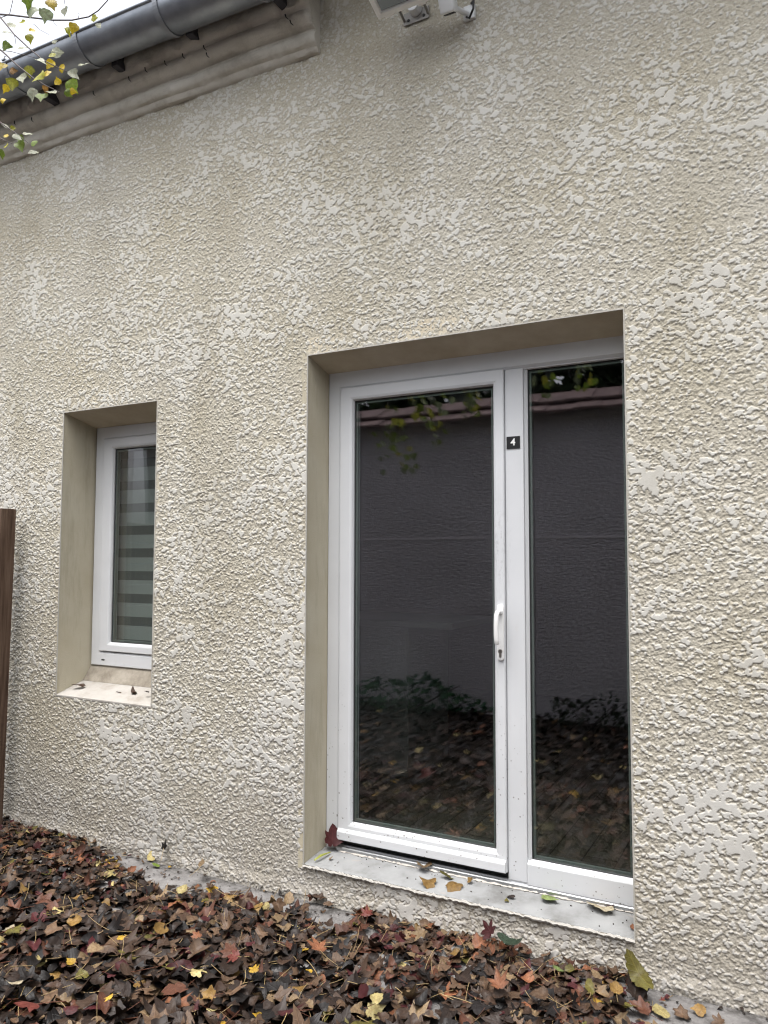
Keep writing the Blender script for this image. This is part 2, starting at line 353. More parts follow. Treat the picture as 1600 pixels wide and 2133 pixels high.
# ------------------------------------------------------------------ numpy noise
def perlin(x, y, seed):
    r_ = np.random.default_rng(seed); perm = r_.permutation(512); ang = r_.uniform(0, 2 * np.pi, 512); gx, gy = np.cos(ang).astype(np.float32), np.sin(ang).astype(np.float32)
    xi, yi = np.floor(x).astype(np.int32), np.floor(y).astype(np.int32); fx, fy = (x - xi).astype(np.float32), (y - yi).astype(np.float32)
    u, v = fx * fx * fx * (fx * (fx * 6 - 15) + 10), fy * fy * fy * (fy * (fy * 6 - 15) + 10)
    def g(ix, iy, dx, dy):
        h = perm[(perm[ix & 511] + iy) & 511]; return gx[h] * dx + gy[h] * dy
    a, b = g(xi, yi, fx, fy), g(xi + 1, yi, fx - 1, fy)
    c, d = g(xi, yi + 1, fx, fy - 1), g(xi + 1, yi + 1, fx - 1, fy - 1)
    return ((a + (b - a) * u) * (1 - v) + (c + (d - c) * u) * v) * 1.5
def worley(x, y, seed):
    r_ = np.random.default_rng(seed); perm = r_.permutation(512); jx, jy, hh = r_.random(512), r_.random(512), r_.random(512)
    xi, yi = np.floor(x).astype(np.int32), np.floor(y).astype(np.int32)
    best = np.full(x.shape, 9.0, np.float32); val = np.zeros(x.shape, np.float32)
    for dx in (-1, 0, 1):
        for dy in (-1, 0, 1):
            cx, cy = xi + dx, yi + dy; h = perm[(perm[cx & 511] + cy) & 511]
            d = np.hypot(cx + jx[h] - x, cy + jy[h] - y).astype(np.float32)
            m = d < best; best = np.where(m, d, best); val = np.where(m, hh[h], val).astype(np.float32)
    return best, val
def sstep(a, b, t): t = np.clip((t - a) / (b - a), 0, 1); return t * t * (3 - 2 * t)

# ================================================================== THE HOUSE
DX0, DX1, DZ0, DZ1 = -1.914, -0.523, 0.144, 2.390       # door opening in the wall face
WX0, WX1, WZ0, WZ1 = -3.522, -2.828, 0.738, 2.272       # window opening
FY, WY = 0.175, 0.215                                    # frame planes
CORN_X = -1.862
house = empty('house', (0, 0, 0), 'single-storey house with cream rough-render wall, white glazed door and narrow window', 'house')

def axis(segs, must):
    out = []
    for a, b, s in segs: out += list(np.linspace(a, b, int(round((b - a) / s)), endpoint=False))
    out = np.array(out + [segs[-1][1]])
    for m in must:                                       # snap the nearest grid line to each opening edge
        i = np.argmin(abs(out - m)); out[i] = m
    return out
gx = axis([(-6.5, -4.7, .03), (-4.7, -2.6, .0034), (-2.6, 0.12, .0027), (0.12, 3.0, .03)], [DX0, DX1, WX0, WX1, CORN_X])
gz = axis([(-0.10, 0.0, .02), (0.0, 2.6, .0028), (2.6, 4.0, .0032), (4.0, 4.5, .03)], [DZ0, DZ1, WZ0, WZ1])
GX, GZ = np.meshgrid(gx, gz)                             # rows: z
nx, nz = len(gx), len(gz)
x_, z_ = GX.astype(np.float32), GZ.astype(np.float32)
wx = x_ + .005 * perlin(x_ / .022, z_ / .022, 91) + .007 * perlin(x_ / .09, z_ / .09, 93)
wz = z_ + .005 * perlin(x_ / .022 + 40, z_ / .022, 92) + .007 * perlin(x_ / .09 + 9, z_ / .09, 94)
low = perlin(x_ / .55, z_ / .40, 1) + .6 * perlin(x_ / .17, z_ / .13, 2)
en = .55 * perlin(x_ / .014, z_ / .012, 3) + .35 * perlin(x_ / .0075, z_ / .0070, 4)
# splashes of render flattened by the trowel: blobs of two sizes with ragged rims
fa, va = worley(wx / .032 + 11, wz / .025 + 5, 6)
fb_, vb = worley(wx / .0150 + 21, wz / .0125 + 15, 7)
pa = (va - .555 + .32 * low) * 1.35 - fa + .36 * en - .45 * np.clip(perlin(x_ / .021, z_ / .016, 77), 0, 1)
pb = (vb - .40 + .24 * low) * 1.25 - fb_ + .40 * en
top = np.maximum(sstep(.0, .055, pa), sstep(.0, .075, pb))
f1, v1 = worley(wx / .0092 + 11, wz / .0082 + 5, 16)
lump = np.sqrt(np.clip(1 - (f1 / .74) ** 2, 0, 1)) * (.30 + .70 * v1)
f2, v2 = worley(wx / .021 + 3, wz / .018 + 9, 8)
lump2 = np.sqrt(np.clip(1 - (f2 / .66) ** 2, 0, 1)) * v2
rough_h = .0052 * lump + .0020 * lump2 + .0012 * perlin(x_ / .03, z_ / .03, 9)
plate_h = .0062 + .0003 * perlin(x_ / .012, z_ / .02, 10) + .0007 * perlin(x_ / .09, z_ / .09, 12) + .0007 * np.where(pa > 0, va, vb)
hgt = rough_h * (1 - top) + plate_h * top
calm = sstep(3.35, 3.75, z_ + .12 * low)                 # the upper band was thrown on thinner
hgt *= .74 * (1 - .35 * calm)
hgt += .0035 * perlin(x_ / .5, z_ / .5, 13)
def edge_fade(x0, x1, z0, z1, w):
    dx = np.maximum(np.maximum(x0 - x_, x_ - x1), 0); dz = np.maximum(np.maximum(z0 - z_, z_ - z1), 0)
    return sstep(.0, w, np.hypot(dx, dz))
fade = np.minimum(edge_fade(DX0, DX1, DZ0, DZ1, .012), edge_fade(WX0, WX1, WZ0, WZ1, .012))
hgt = hgt * fade + .003 * (1 - fade)
# a thicker roll of render at the foot of the wall
foot = sstep(.085 + .02 * low, .02, z_); hgt += foot * (.006 + .004 * perlin(x_ / .09, z_ / .05, 14))
co_ = np.stack([GX, -hgt, GZ], -1).reshape(-1, 3).astype(np.float32)
ii, jj = np.meshgrid(np.arange(nx - 1), np.arange(nz - 1))
cx_, cz_ = (gx[ii] + gx[ii + 1]) / 2, (gz[jj] + gz[jj + 1]) / 2
keep = ~((cx_ > DX0) & (cx_ < DX1) & (cz_ > DZ0) & (cz_ < DZ1)) & ~((cx_ > WX0) & (cx_ < WX1) & (cz_ > WZ0) & (cz_ < WZ1)) & ~((cx_ < CORN_X) & (cz_ > 4.05))
base = (jj * nx + ii)[keep]
faces = np.stack([base, base + 1, base + nx + 1, base + nx], -1).astype(np.int32)
used = np.zeros(nx * nz, bool); used[faces.ravel()] = True
remap = np.cumsum(used) - 1
co_ = co_[used]; faces = remap[faces].astype(np.int32)
def fast_mesh(name, verts, quads):
    me = bpy.data.meshes.new(name); k = quads.shape[1]
    me.vertices.add(len(verts)); me.vertices.foreach_set('co', np.ascontiguousarray(verts, np.float32).ravel())
    me.loops.add(quads.size); me.loops.foreach_set('vertex_index', np.ascontiguousarray(quads, np.int32).ravel())
    me.polygons.add(len(quads)); me.polygons.foreach_set('loop_start', np.arange(0, quads.size, k, dtype=np.int32))
    me.polygons.foreach_set('use_smooth', np.ones(len(quads), bool))
    me.update(calc_edges=True)
    return me
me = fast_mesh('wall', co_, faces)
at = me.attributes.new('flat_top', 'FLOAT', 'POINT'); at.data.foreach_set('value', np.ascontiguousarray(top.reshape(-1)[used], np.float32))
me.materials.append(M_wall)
wall = bpy.data.objects.new('wall', me); COL.objects.link(wall); wall.parent = house
del co_, faces, hgt, rough_h, plate_h, lump, lump2, f1, f2, v1, v2, fa, va, fb_, vb, pa, pb, en, wx, wz, low

# reveals, one mesh per opening
def reveal(name, x0, x1, z0, z1, depth, zs, zb, mt, soff):
    m = MB(); t = .03; y0 = -.0015
    m.box(x0 - t, x0, y0, depth, z0 - .02, z1 + .06); m.build('reveal', mt, house)
    m = MB(); m.box(x1, x1 + t, y0, depth, z0 - .02, z1 + .06); m.build('reveal', mt, house)
    s = MB(); s.extrude_x([(y0, z1), (depth, zs), (depth, z1 + .08), (y0, z1 + .08)], x0, x1)
    s.build('lintel', soff, house)
reveal('reveal', DX0, DX1, DZ0, DZ1, FY + .07, 2.335 - .012, DZ0, M_reveal, M_soffit)
reveal('reveal', WX0, WX1, WZ0, WZ1, WY + .07, 2.212 - .010, WZ0, M_reveal, M_soffit)
b = MB()
for x0, x1, z0, z1 in ((DX0, DX1, DZ0, DZ1), (WX0, WX1, WZ0, WZ1)):
    for x in (x0, x1): b.box(x - .0022, x + .0022, -.0052, -.0012, z0, z1)
    b.box(x0 + .0024, x1 - .0024, -.0052, -.0012, z1 - .0022, z1 + .0022)
b.build('corner_bead', M_bead, house)

# door sill: concrete slab sloping out, pale mortar line along its front
s = MB(); s.extrude_x([(.012, -.05), (.004, DZ0 - .03), (-.003, DZ0 - .004), (.004, DZ0 + .002), (.172, .163), (.30, .163), (.30, -.05)], DX0 + .001, DX1 - .001)
sill = s.build('door_sill', M_sill, house)
mo = MB(); pts = []
for i in range(160):
    x = DX0 + (DX1 - DX0) * i / 159.0
    pts.append((x, -.0085 + random.uniform(-.0025, .002), DZ0 - .004 + random.uniform(-.003, .002)))
mo.tube(pts, [.0050 + random.uniform(-.0018, .003) for _ in pts], 6, wide=(0, 1, 0))
mo.build('mortar_edge', mat('white_mortar', (.40, .385, .355), .9), sill, smooth=True)
m2 = MB(); pts = [(DX0 + .08 + (DX1 - DX0 - .09) * i / 120.0, .158 + random.uniform(-.002, .003), .163 + random.uniform(-.001, .002)) for i in range(121)]
m2.tube(pts, [.009 + random.uniform(-.004, .004) for _ in pts], 6, wide=(0, 1, 0), flat=.5)
m2.build('mortar_joint', mat('cream_mortar', (.46, .43, .39), .9), sill, smooth=True)
# window sill: pale stone, beige upstand below the frame
s = MB(); s.extrude_x([(.003, WZ0 - .035), (-.0048, WZ0 - .006), (-.0042, WZ0), (WY - .03, WZ0 + .055), (WY + .07, WZ0 + .055), (WY + .07, WZ0 - .035)], WX0 + .001, WX1 - .001)
s.build('window_sill', M_sill2, house)
u = MB(); u.extrude_x([(WY - .045, WZ0 + .052), (WY + .012, WZ0 + .135), (WY + .07, WZ0 + .135), (WY + .07, WZ0 + .052)], WX0 + .001, WX1 - .001)
u.build('sill_upstand', M_up, house)

# ---- door: fixed frame, mullion, leaf, sidelight
fr = MB()
prof = [(0, 0, FY + .07), (0, 0, FY + .004), (0, .004, FY), (1, -.012, FY), (1, -.002, FY + .008), (1, 0, FY + .010), (1, 0, FY + .07)]
fr.ring_frame(-1.913, -.505, .05, 2.348, prof, .071, .052, .05, .086)
frame = fr.build('door_frame', M_pvc, house)
mu = MB()
mu.prism([(-1.045, .172), (-.966, .172), (-.966, 2.262), (-1.045, 2.262)], FY + .0015, FY + .068)
mu.build('mullion', M_pvc, frame, bevel=.003)
lf = MB()
LY = FY - .012
prof = [(0, .0, LY + .07), (0, .0, LY + .003), (0, .003, LY), (1, -.017, LY), (1, -.006, LY + .004), (1, 0, LY + .014), (1, 0, LY + .07)]
lf.ring_frame(-1.842, -1.047, .212, 2.263, prof, .068, .049, .080, .062)
door = lf.build('door', M_pvc, house)
dr = MB(); dr.extrude_x([(LY - .0005, .262), (LY - .012, .254), (LY - .015, .248), (LY - .015, .216), (LY - .010, .213), (LY - .0005, .213)], -1.838, -1.049)
dr.build('drip_rail', M_pvc, door)
def pane(parent, x0, x1, z0, z1, y, spacer=True):
    g = MB(); g.box(x0 - .008, x1 + .008, y, y + .022, z0 - .008, z1 + .008); g.build('glass_pane', M_glass, parent)
    k = MB(); pf = [(0, 0, y - .0008), (0, .003, y - .003), (0, .0055, y - .0008)]
    k.ring_frame(x0, x1, z0, z1, pf, 0, 0, 0, 0); k.build('gasket', M_gasket, parent)
    q = MB(); pf = [(0, -.004, y + .0045), (0, .013, y + .0045), (0, .013, y + .0175), (0, -.004, y + .0175)]
    q.ring_frame(x0, x1, z0, z1, pf, 0, 0, 0, 0); q.build('spacer_bar', M_spacer, parent)
pane(door, -1.774, -1.096, .292, 2.201, LY + .022)
sl = MB()
prof = [(0, 0, FY + .066), (0, 0, FY + .012), (0, .002, FY + .010), (1, -.010, FY + .010), (1, 0, FY + .020), (1, 0, FY + .066)]
sl.ring_frame(-.9655, -.5495, .177, 2.2605, prof, .013, .010, .095, .004)
side = sl.build('sidelight', M_pvc, house)
rl = MB(); rl.extrude_x([(FY + .009, .272), (FY - .002, .262), (FY - .004, .258), (FY - .004, .181), (FY + .009, .178)], -.9640, -.5520)
rl.build('bottom_rail', M_pvc, side)
pane(side, -.9525, -.5595, .272, 2.2565, FY + .026)
th = MB()
th.extrude_x([(FY - .020, .165), (FY - .020, .178), (FY - .016, .181), (FY - .004, .181), (FY - .002, .186), (FY + .06, .188), (FY + .06, .165)], -1.843, -.524)
th.build('threshold', M_alu, house)
gp = MB(); gp.box(-1.842, -1.046, FY + .012, FY + .055, .1895, .2115); gp.build('brush_seal', M_gasket, house)

# handle and lock on the leaf's right stile
HX = -1.064
def stadium(x, z0, z1, r_, n=10):
    p = []
    for k in range(n + 1): p.append((x + r_ * math.cos(math.pi * k / n), z1 - r_ + r_ * math.sin(math.pi * k / n)))
    for k in range(n + 1): p.append((x - r_ * math.cos(math.pi * k / n), z0 + r_ - r_ * math.sin(math.pi * k / n)))
    return p
pl_ = MB(); pl_.prism(stadium(HX, 1.056, 1.286, .0145), LY - .009, LY - .0003)
plate = pl_.build('handle_plate', M_handle, door, bevel=.0025, smooth=True)
hd = MB()
hd.tube([(HX, LY - .009, 1.255), (HX, LY - .030, 1.255)], [.0125, .0115], 16)
path = [(HX + .005, LY - .030, 1.250), (HX + .003, LY - .037, 1.257), (HX + .000, LY - .042, 1.255), (HX - .002, LY - .046, 1.244), (HX - .003, LY - .048, 1.222),
        (HX - .004, LY - .049, 1.195), (HX - .004, LY - .048, 1.165), (HX - .003, LY - .046, 1.144), (HX - .002, LY - .044, 1.130), (HX - .002, LY - .043, 1.126)]
hd.tube(path, [.009, .0115, .0125, .0122, .0115, .011, .0112, .0118, .0118, .009], 14, flat=.72)
hd.build('door_handle', M_handle, door, smooth=True)
cy = MB(); cz = 1.094
key = [(HX + .0085 * math.cos(t), cz + .0085 * math.sin(t)) for t in np.linspace(R(-62), R(242), 20)]
key += [(HX - .0045, cz - .021), (HX - .003, cz - .0245), (HX, cz - .026), (HX + .003, cz - .0245), (HX + .0045, cz - .021)]
cy.prism(key, LY - .0125, LY - .0092); cyl = cy.build('lock_cylinder', M_steel, door)
kh = MB(); kh.prism([(HX - .001, cz - .005), (HX + .001, cz - .005), (HX + .0012, cz + .005), (HX - .0012, cz + .005)], LY - .0132, LY - .0127); kh.build('keyhole', M_black, door)

# ---- window
wf = MB(); wf.ring_frame(-3.512, -2.80, .873, 2.2175, [(0, 0, WY + .06), (0, 0, WY + .004), (0, .004, WY), (1, -.010, WY), (1, 0, WY + .008), (1, 0, WY + .06)], .070, .070, .075, .072)
win = wf.build('window', M_pvc, house)
ws = MB(); SY = WY - .006
ws.ring_frame(-3.446, -2.868, .954, 2.148, [(0, 0, SY + .055), (0, 0, SY + .004), (0, .004, SY), (1, -.016, SY), (1, -.006, SY + .004), (1, 0, SY + .013), (1, 0, SY + .055)], .078, .078, .050, .060)
ws.build('sash', M_pvc, win)
pane(win, -3.368, -2.946, 1.004, 2.087, SY + .020)
dc = MB(); dc.prism(stadium(0, 0, .026, .004), 0, .003)
dc.v = [(-3.415 + (z - .013), WY - .0012 + y * .3, .905 + x) for x, y, z in dc.v]
dc.build('drain_slot', M_black, win)
# banded blind just inside the window
bl = empty('roller_blind', (-3.15, WY + .09, .98), 'grey banded day-and-night roller blind hanging inside the narrow window', 'blind')
M_fab = mat('blind_cloth', (.40, .41, .405), .9); M_sheer = mat('blind_sheer_cloth', (.155, .16, .16), .9)
op = MB(); sh = MB(); yb = WY + .085
zt = 2.115; k = 0
while zt > .93:
    op.box(-3.46, -2.86, yb, yb + .002, zt - .077, zt); sh.box(-3.46, -2.86, yb + .001, yb + .003, zt - .1275, zt - .0775); zt -= .1278
op.build('opaque_band', M_fab, bl); sh.build('sheer_band', M_sheer, bl)
tb = MB(); tb.tube([(-3.46, yb + .02, 2.15), (-2.86, yb + .02, 2.15)], .024, 12); tb.build('roller', M_white, bl)

# ---- interior room
rm = MB()
rm.box(-4.6, .4, 4.4, 4.5, 0, 2.7); rm.box(-4.7, -4.6, .25, 4.5, 0, 2.7); rm.box(.4, .5, .25, 4.5, 0, 2.7); rm.box(-4.7, .5, .25, 4.5, 2.6, 2.7)
rm.box(-4.7, -3.53, .10, .25, 0, 2.6); rm.box(-2.82, -1.95, .10, .25, 0, 2.6); rm.box(-.49, .5, .10, .25, 0, 2.6)
rm.box(-1.95, -.49, .12, .25, 2.42, 2.6); rm.box(-3.53, -2.82, .12, .285, 2.31, 2.6); rm.box(-3.53, -2.82, .10, .285, 0, .70)
rm.build('interior_wall', M_in, house)
fl = MB(); fl.box(-4.7, .5, .245, 4.5, .05, .172); fl.build('interior_floor', M_floor, house)
cb = empty('kitchen_counter', (-2.6, 1.6, .172), 'pale kitchen counter standing inside the dark room behind the door', 'counter')
q = MB(); q.box(-3.1, -2.05, 1.3, 1.9, .172, 1.06); q.build('cabinet', M_counter, cb, bevel=.004)
q = MB(); q.box(-3.15, -1.75, 1.27, 1.93, 1.0605, 1.10); q.build('worktop', M_counter, cb, bevel=.004)

# ---- cornice
def corn_z(x): return 3.8265 - .0128 * (x + 2.37)
prof = [(0, -.024), (-.020, -.018), (-.030, -.006), (-.034, .004), (-.050, .010), (-.060, .024), (-.063, .040), (-.058, .056), (-.050, .066), (-.052, .073), (-.072, .080),
        (-.094, .094), (-.104, .112), (-.106, .128), (-.100, .142), (-.104, .150), (-.118, .160), (-.128, .178), (-.132, .205), (-.132, .30), (.03, .30), (.03, -.024)]
xs = np.concatenate([np.arange(-6.5, -4.4, .06), np.arange(-4.4, CORN_X, .018), [CORN_X]])
n = len(prof); vv = []
pts = np.array([(x, y, z) for x in xs for y, z in prof], np.float32)
dxn = perlin(pts[:, 0] / .11, pts[:, 2] / .07 + pts[:, 1] * 9, 21) * .009 + perlin(pts[:, 0] / .035, pts[:, 2] / .03 + pts[:, 1] * 20, 22) * .0045
w = perlin(pts[:, 0] / .45, pts[:, 0] * 0 + 3.3, 23) * .008
crumb = sstep(.12, .17, pts[:, 2]) * np.abs(perlin(pts[:, 0] / .06, pts[:, 2] / .05, 24)) * .022
fr_ = (pts[:, 1] < -.001)
pts[:, 1] += (dxn + crumb) * fr_; pts[:, 2] += np.array([corn_z(x) for x in pts[:, 0]]) + (w + dxn * .8) * fr_
# end of the run: rounded corner
endm = sstep(CORN_X - .022, CORN_X, pts[:, 0]) * fr_
pts[:, 1] *= (1 - .22 * endm)
fcs = [(i * n + k, (i + 1) * n + k, (i + 1) * n + (k + 1) % n, i * n + (k + 1) % n) for i in range(len(xs) - 1) for k in range(n)]
m = MB(); m.add(pts.tolist(), fcs + [tuple(range((len(xs) - 1) * n, len(xs) * n))])
cornice = m.build('cornice', M_cornice, house, smooth=True)
M_rootlet = mat('dead_rootlet', (.03, .028, .028), .9)
for px, py in ((125, 165), (268, 160), (302, 141), (343, 127), (380, 112), (194, 190), (66, 245), (30, 252), (594, 30), (424, 95), (604, 42), (430, 110)):
    p = onY(px, py, -.128); tk = MB(); tk.tube([p, p + Vector((.010, -.006, -.022)), p + Vector((.022, -.004, -.034))], [.0032, .0026, .0014], 5); tk.build('vine_rootlet', M_rootlet, cornice)

# ---- gutter
GR, GY = .10, -.25
def gut_z(x): return 4.09 - .027 * (x + 3.1)
g = MB(); gx_ = np.arange(-6.5, -1.70, .12); na = 18; vs_ = []; fs_ = []
for x in gx_:
    for r_ in (GR, GR - .003):
        for k in range(na + 1):
            t = math.pi + math.pi * k / na; vs_.append((x, GY + r_ * math.cos(t), gut_z(x) + r_ * math.sin(t)))
S = 2 * (na + 1)
for i in range(len(gx_) - 1):
    for k in range(na):
        fs_.append((i * S + k, i * S + k + 1, (i + 1) * S + k + 1, (i + 1) * S + k)); o_ = na + 1
        fs_.append((i * S + o_ + k, (i + 1) * S + o_ + k, (i + 1) * S + o_ + k + 1, i * S + o_ + k + 1))
    fs_.append((i * S, (i + 1) * S, (i + 1) * S + na + 1, i * S + na + 1)); fs_.append((i * S + na, i * S + S - 1, (i + 1) * S + S - 1, (i + 1) * S + na))
for i in (0, len(gx_) - 1):
    for k in range(na): fs_.append((i * S + k, i * S + na + 1 + k, i * S + na + 2 + k, i * S + k + 1))
g.add(vs_, fs_)
g.tube([(x, GY - GR + .002, gut_z(x) + .004) for x in gx_], .0105, 10)
gutter = g.build('gutter', M_zinc, house, smooth=True)
for x in (-4.72, -4.175, -3.634, -3.096, -2.555, -2.01):
    s = MB(); vv = []
    for k in range(25):
        t = math.pi * .97 + math.pi * 1.03 * k / 24
        vv += [(x + dx, GY + rr * math.cos(t), gut_z(x) + rr * math.sin(t)) for dx, rr in ((-.014, GR + .0008), (.014, GR + .0008), (.014, GR + .0052), (-.014, GR + .0052))]
    ff = [(k * 4 + a_, k * 4 + (a_ + 1) % 4, k * 4 + 4 + (a_ + 1) % 4, k * 4 + 4 + a_) for k in range(24) for a_ in range(4)] + [(0, 1, 2, 3), (99, 98, 97, 96)]
    s.add(vv, ff); s.box(x - .012, x + .012, GY - GR - .012, GY - GR + .012, gut_z(x) + .012, gut_z(x) + .019)
    s.tube([(x, GY - GR, gut_z(x) + .019), (x, GY - GR - .004, gut_z(x) + .034), (x + .005, GY - GR + .003, gut_z(x) + .036)], .003, 6)
    s.build('gutter_strap', M_strap, gutter)
for px, py in ((240, 132), (395, 66), (98, 200), (578, -6)):
    p = onY(px, py, -.165); s = MB()
    s.obox(p + Vector((0, .03, .02)), (1, 0, 0), (0, 1, 0), (0, 0, 1), .042, .075, .075); s.build('rafter_end', M_dark, house, bevel=.004)
rf = MB(); rf.extrude_x([(-.20, 4.09), (-.20, 4.12), (5.5, 6.4), (5.5, 6.3)], -6.5, CORN_X - .02)
rf.extrude_x([(-.60, 4.29), (-.60, 4.33), (5.5, 6.9), (5.5, 6.8)], CORN_X - .1, 3.0)
rf.build('roof', M_tile, house)
ev = MB(); ev.extrude_x([(-.56, 4.21), (-.56, 4.28), (.05, 4.53), (.05, 4.25)], CORN_X - .05, 3.0); ev.build('eaves', M_dark, house)
bk = MB(); bk.box(CORN_X - .05, CORN_X, .03, 5.5, 4.0, 6.6); bk.box(-6.5, -6.4, .03, 5.5, 0, 4.2); bk.box(2.9, 3.0, .03, 5.5, 0, 4.5); bk.box(-6.5, 3.0, 5.5, 5.6, 0, 7.2)
bk.build('outer_wall', M_reveal, house)

# ================================================================== fittings on the wall
fl_ = empty('floodlight', (-1.36, 0, 3.77), 'white framed floodlight facing down on a steel bracket high on the wall', 'floodlight')
fx = Vector((1, 0, .0)); fn = Vector((0, -.32, -.947)).normalized(); fy = Vector((0, -.947, .32)).normalized()
c0 = onY(842, 10, -.155); c0 = c0 + fy * .125
def fpt(a_, b_, c_): return c0 + fx * a_ + fy * b_ + fn * c_
fb = MB(); W2, D2 = .112, .125
body = [(-W2, -D2, 0), (W2, -D2, 0), (W2, D2, 0), (-W2, D2, 0), (-W2 + .02, -D2 + .02, -.07), (W2 - .02, -D2 + .02, -.07), (W2 - .02, D2 - .02, -.07), (-W2 + .02, D2 - .02, -.07)]
fb.add([fpt(*p) for p in body], [(4, 5, 6, 7), (0, 1, 5, 4), (1, 2, 6, 5), (2, 3, 7, 6), (3, 0, 4, 7), (0, 3, 2, 1)])
fb.build('lamp_body', M_white, fl_, bevel=.006)
rg = MB(); rr = []
for a_, c_ in ((0, .0008), (0, .014), (.006, .018), (.022, .018), (.026, .010), (.026, .0008)):
    rr.append([fpt(sx * (W2 + .012 - a_), sy * (D2 + .012 - a_), c_) for sx, sy in ((-1, -1), (1, -1), (1, 1), (-1, 1))])
rg.add([p for l in rr for p in l], [(i * 4 + k, i * 4 + (k + 1) % 4, ((i + 1) % 6) * 4 + (k + 1) % 4, ((i + 1) % 6) * 4 + k) for i in range(6) for k in range(4)])
for sx in (-1, 1): rg.obox(fpt(sx * .075, -D2 - .014, .006), fx, fy, fn, .035, .012, .016)
rg.build('lamp_frame', M_white, fl_, bevel=.002)
gg = MB(); gg.obox(fpt(0, 0, .006), fx, fy, fn, 2 * W2 - .032, 2 * D2 - .032, .004); gg.build('lamp_glass', mat('smoky_glass', (.16, .20, .22), .12, spec=.8), fl_)
br_ = MB(); zc = 3.79
br_.box(-1.425, -1.305, -.011, -.006, 3.775, 3.83)
for sx in (-1, 1):
    br_.tube([(-1.365 + sx * .056, -.009, 3.795), (-1.365 + sx * .056, -.05, 3.81), fpt(sx * .06, -.05, -.05)], .006, 6)
br_.build('bracket', mat('galvanised_steel', (.26, .25, .235), .5, metal=.5), fl_, bevel=.001)
for dx in (-.036, .036):
    hl = MB(); hl.tube([(-1.365 + dx, -.0135, 3.792), (-1.365 + dx, -.0112, 3.792)], .0065, 10); hl.build('bolt_hole', M_black, fl_)
jb = MB(); jb.tube([(-1.365, -.0112, 3.825), (-1.365, -.05, 3.825)], [.028, .024], 16); jb.build('cable_boss', M_whitebox, fl_, bevel=.002)

se = empty('wall_sensor', (-1.15, 0, 3.72), 'small white box with a dark slot fixed high on the wall beside the floodlight', 'sensor')
sn = Vector((0, -.88, -.475)).normalized(); sy_ = Vector((0, -.475, .88)).normalized()
c1_ = onY(934, 11, -.115)
sb = MB(); sb.obox(c1_ + sy_ * .02, (1, 0, 0), sn, sy_, .064, .058, .10); sb.build('casing', M_whitebox, se, bevel=.008, seg=3, smooth=True)
ss = MB(); ss.obox(c1_ + sn * .0 + sy_ * (-.0305) - Vector((0, 0, 0)), (1, 0, 0), sn, sy_, .046, .024, .0035); ss.build('slot', M_black, se)
sm = MB(); sm.tube([c1_ + Vector((.02, .03, .0)), Vector((-1.125, -.01, c1_.z + .015))], .011, 8); sm.obox((-1.12, -.008, c1_.z + .02), (1, 0, 0), (0, 1, 0), (0, 0, 1), .05, .016, .06); sm.build('mount', M_whitebox, se, bevel=.002)
sc_ = MB(); q = Vector((-1.108, -.02, c1_.z + .05))
sc_.tube([q, q + Vector((.022, -.03, -.015)), q + Vector((.02, -.03, -.05)), q + Vector((-.004, -.012, -.07)), q + Vector((-.02, -.004, -.055))], .0045, 8); sc_.build('cable', M_black, se, smooth=True)

# number plate
npx = empty('number_plate', (-1.009, FY, 1.953), 'small black plate with white number 4 on the door mullion', 'number plate')
q = MB(); q.box(-1.0375, -.980, FY - .0025, FY + .0012, 1.9275, 1.9785); q.build('plate', M_black, npx, bevel=.0008)
cu = bpy.data.curves.new('digit', 'FONT'); cu.body = '4'; cu.size = .040; cu.align_x = 'CENTER'; cu.align_y = 'CENTER'; cu.extrude = .0006; cu.offset = .0009
to = bpy.data.objects.new('digit', cu); COL.objects.link(to)
bpy.context.view_layer.update()
dm = bpy.data.meshes.new_from_object(to.evaluated_get(bpy.context.evaluated_depsgraph_get()))
bpy.data.objects.remove(to)
for v in dm.vertices: v.co = Vector((v.co.x - 1.0088, FY - .0034 - v.co.z, v.co.y + 1.953))
dm.materials.clear(); dm.materials.append(M_white)
dg = bpy.data.objects.new('digit', dm); COL.objects.link(dg); dg.parent = npx; dg.matrix_parent_inverse = Matrix.Translation(-npx.location)

# ================================================================== wooden fence at the left
fe = empty('wooden_fence', (-3.83, -.1, 0), 'brown weathered timber fence ending in a grooved post beside the rendered wall', 'fence')
def lean(m, px=-3.80, k=.018):
    m.v = [(x + k * (z - 1.7), y, z) for x, y, z in m.v]; return m
q = MB(); prof = [(-3.800, -.165), (-3.800, -.075), (-3.812, -.070), (-3.845, -.070), (-3.845, -.090), (-3.858, -.090), (-3.858, -.070), (-3.90, -.070), (-3.90, -.165),
                  (-3.868, -.165), (-3.864, -.155), (-3.855, -.155), (-3.851, -.165), (-3.832, -.165), (-3.829, -.158), (-3.823, -.158), (-3.820, -.165)]
n = len(prof); q.add([(x, y, 0) for x, y in prof] + [(x, y, 1.742) for x, y in prof], [tuple(range(n)), tuple(range(2 * n - 1, n - 1, -1))] + [(i, (i + 1) % n, n + (i + 1) % n, n + i) for i in range(n)])
lean(q).build('post', M_wood, fe, bevel=.0015)
for k in range(12):
    q = MB(); z0 = .06 + k * .138
    q.box(-3.875, -3.850, -2.0, -.170, z0, z0 + .128); lean(q).build('board', M_wood, fe, bevel=.003)

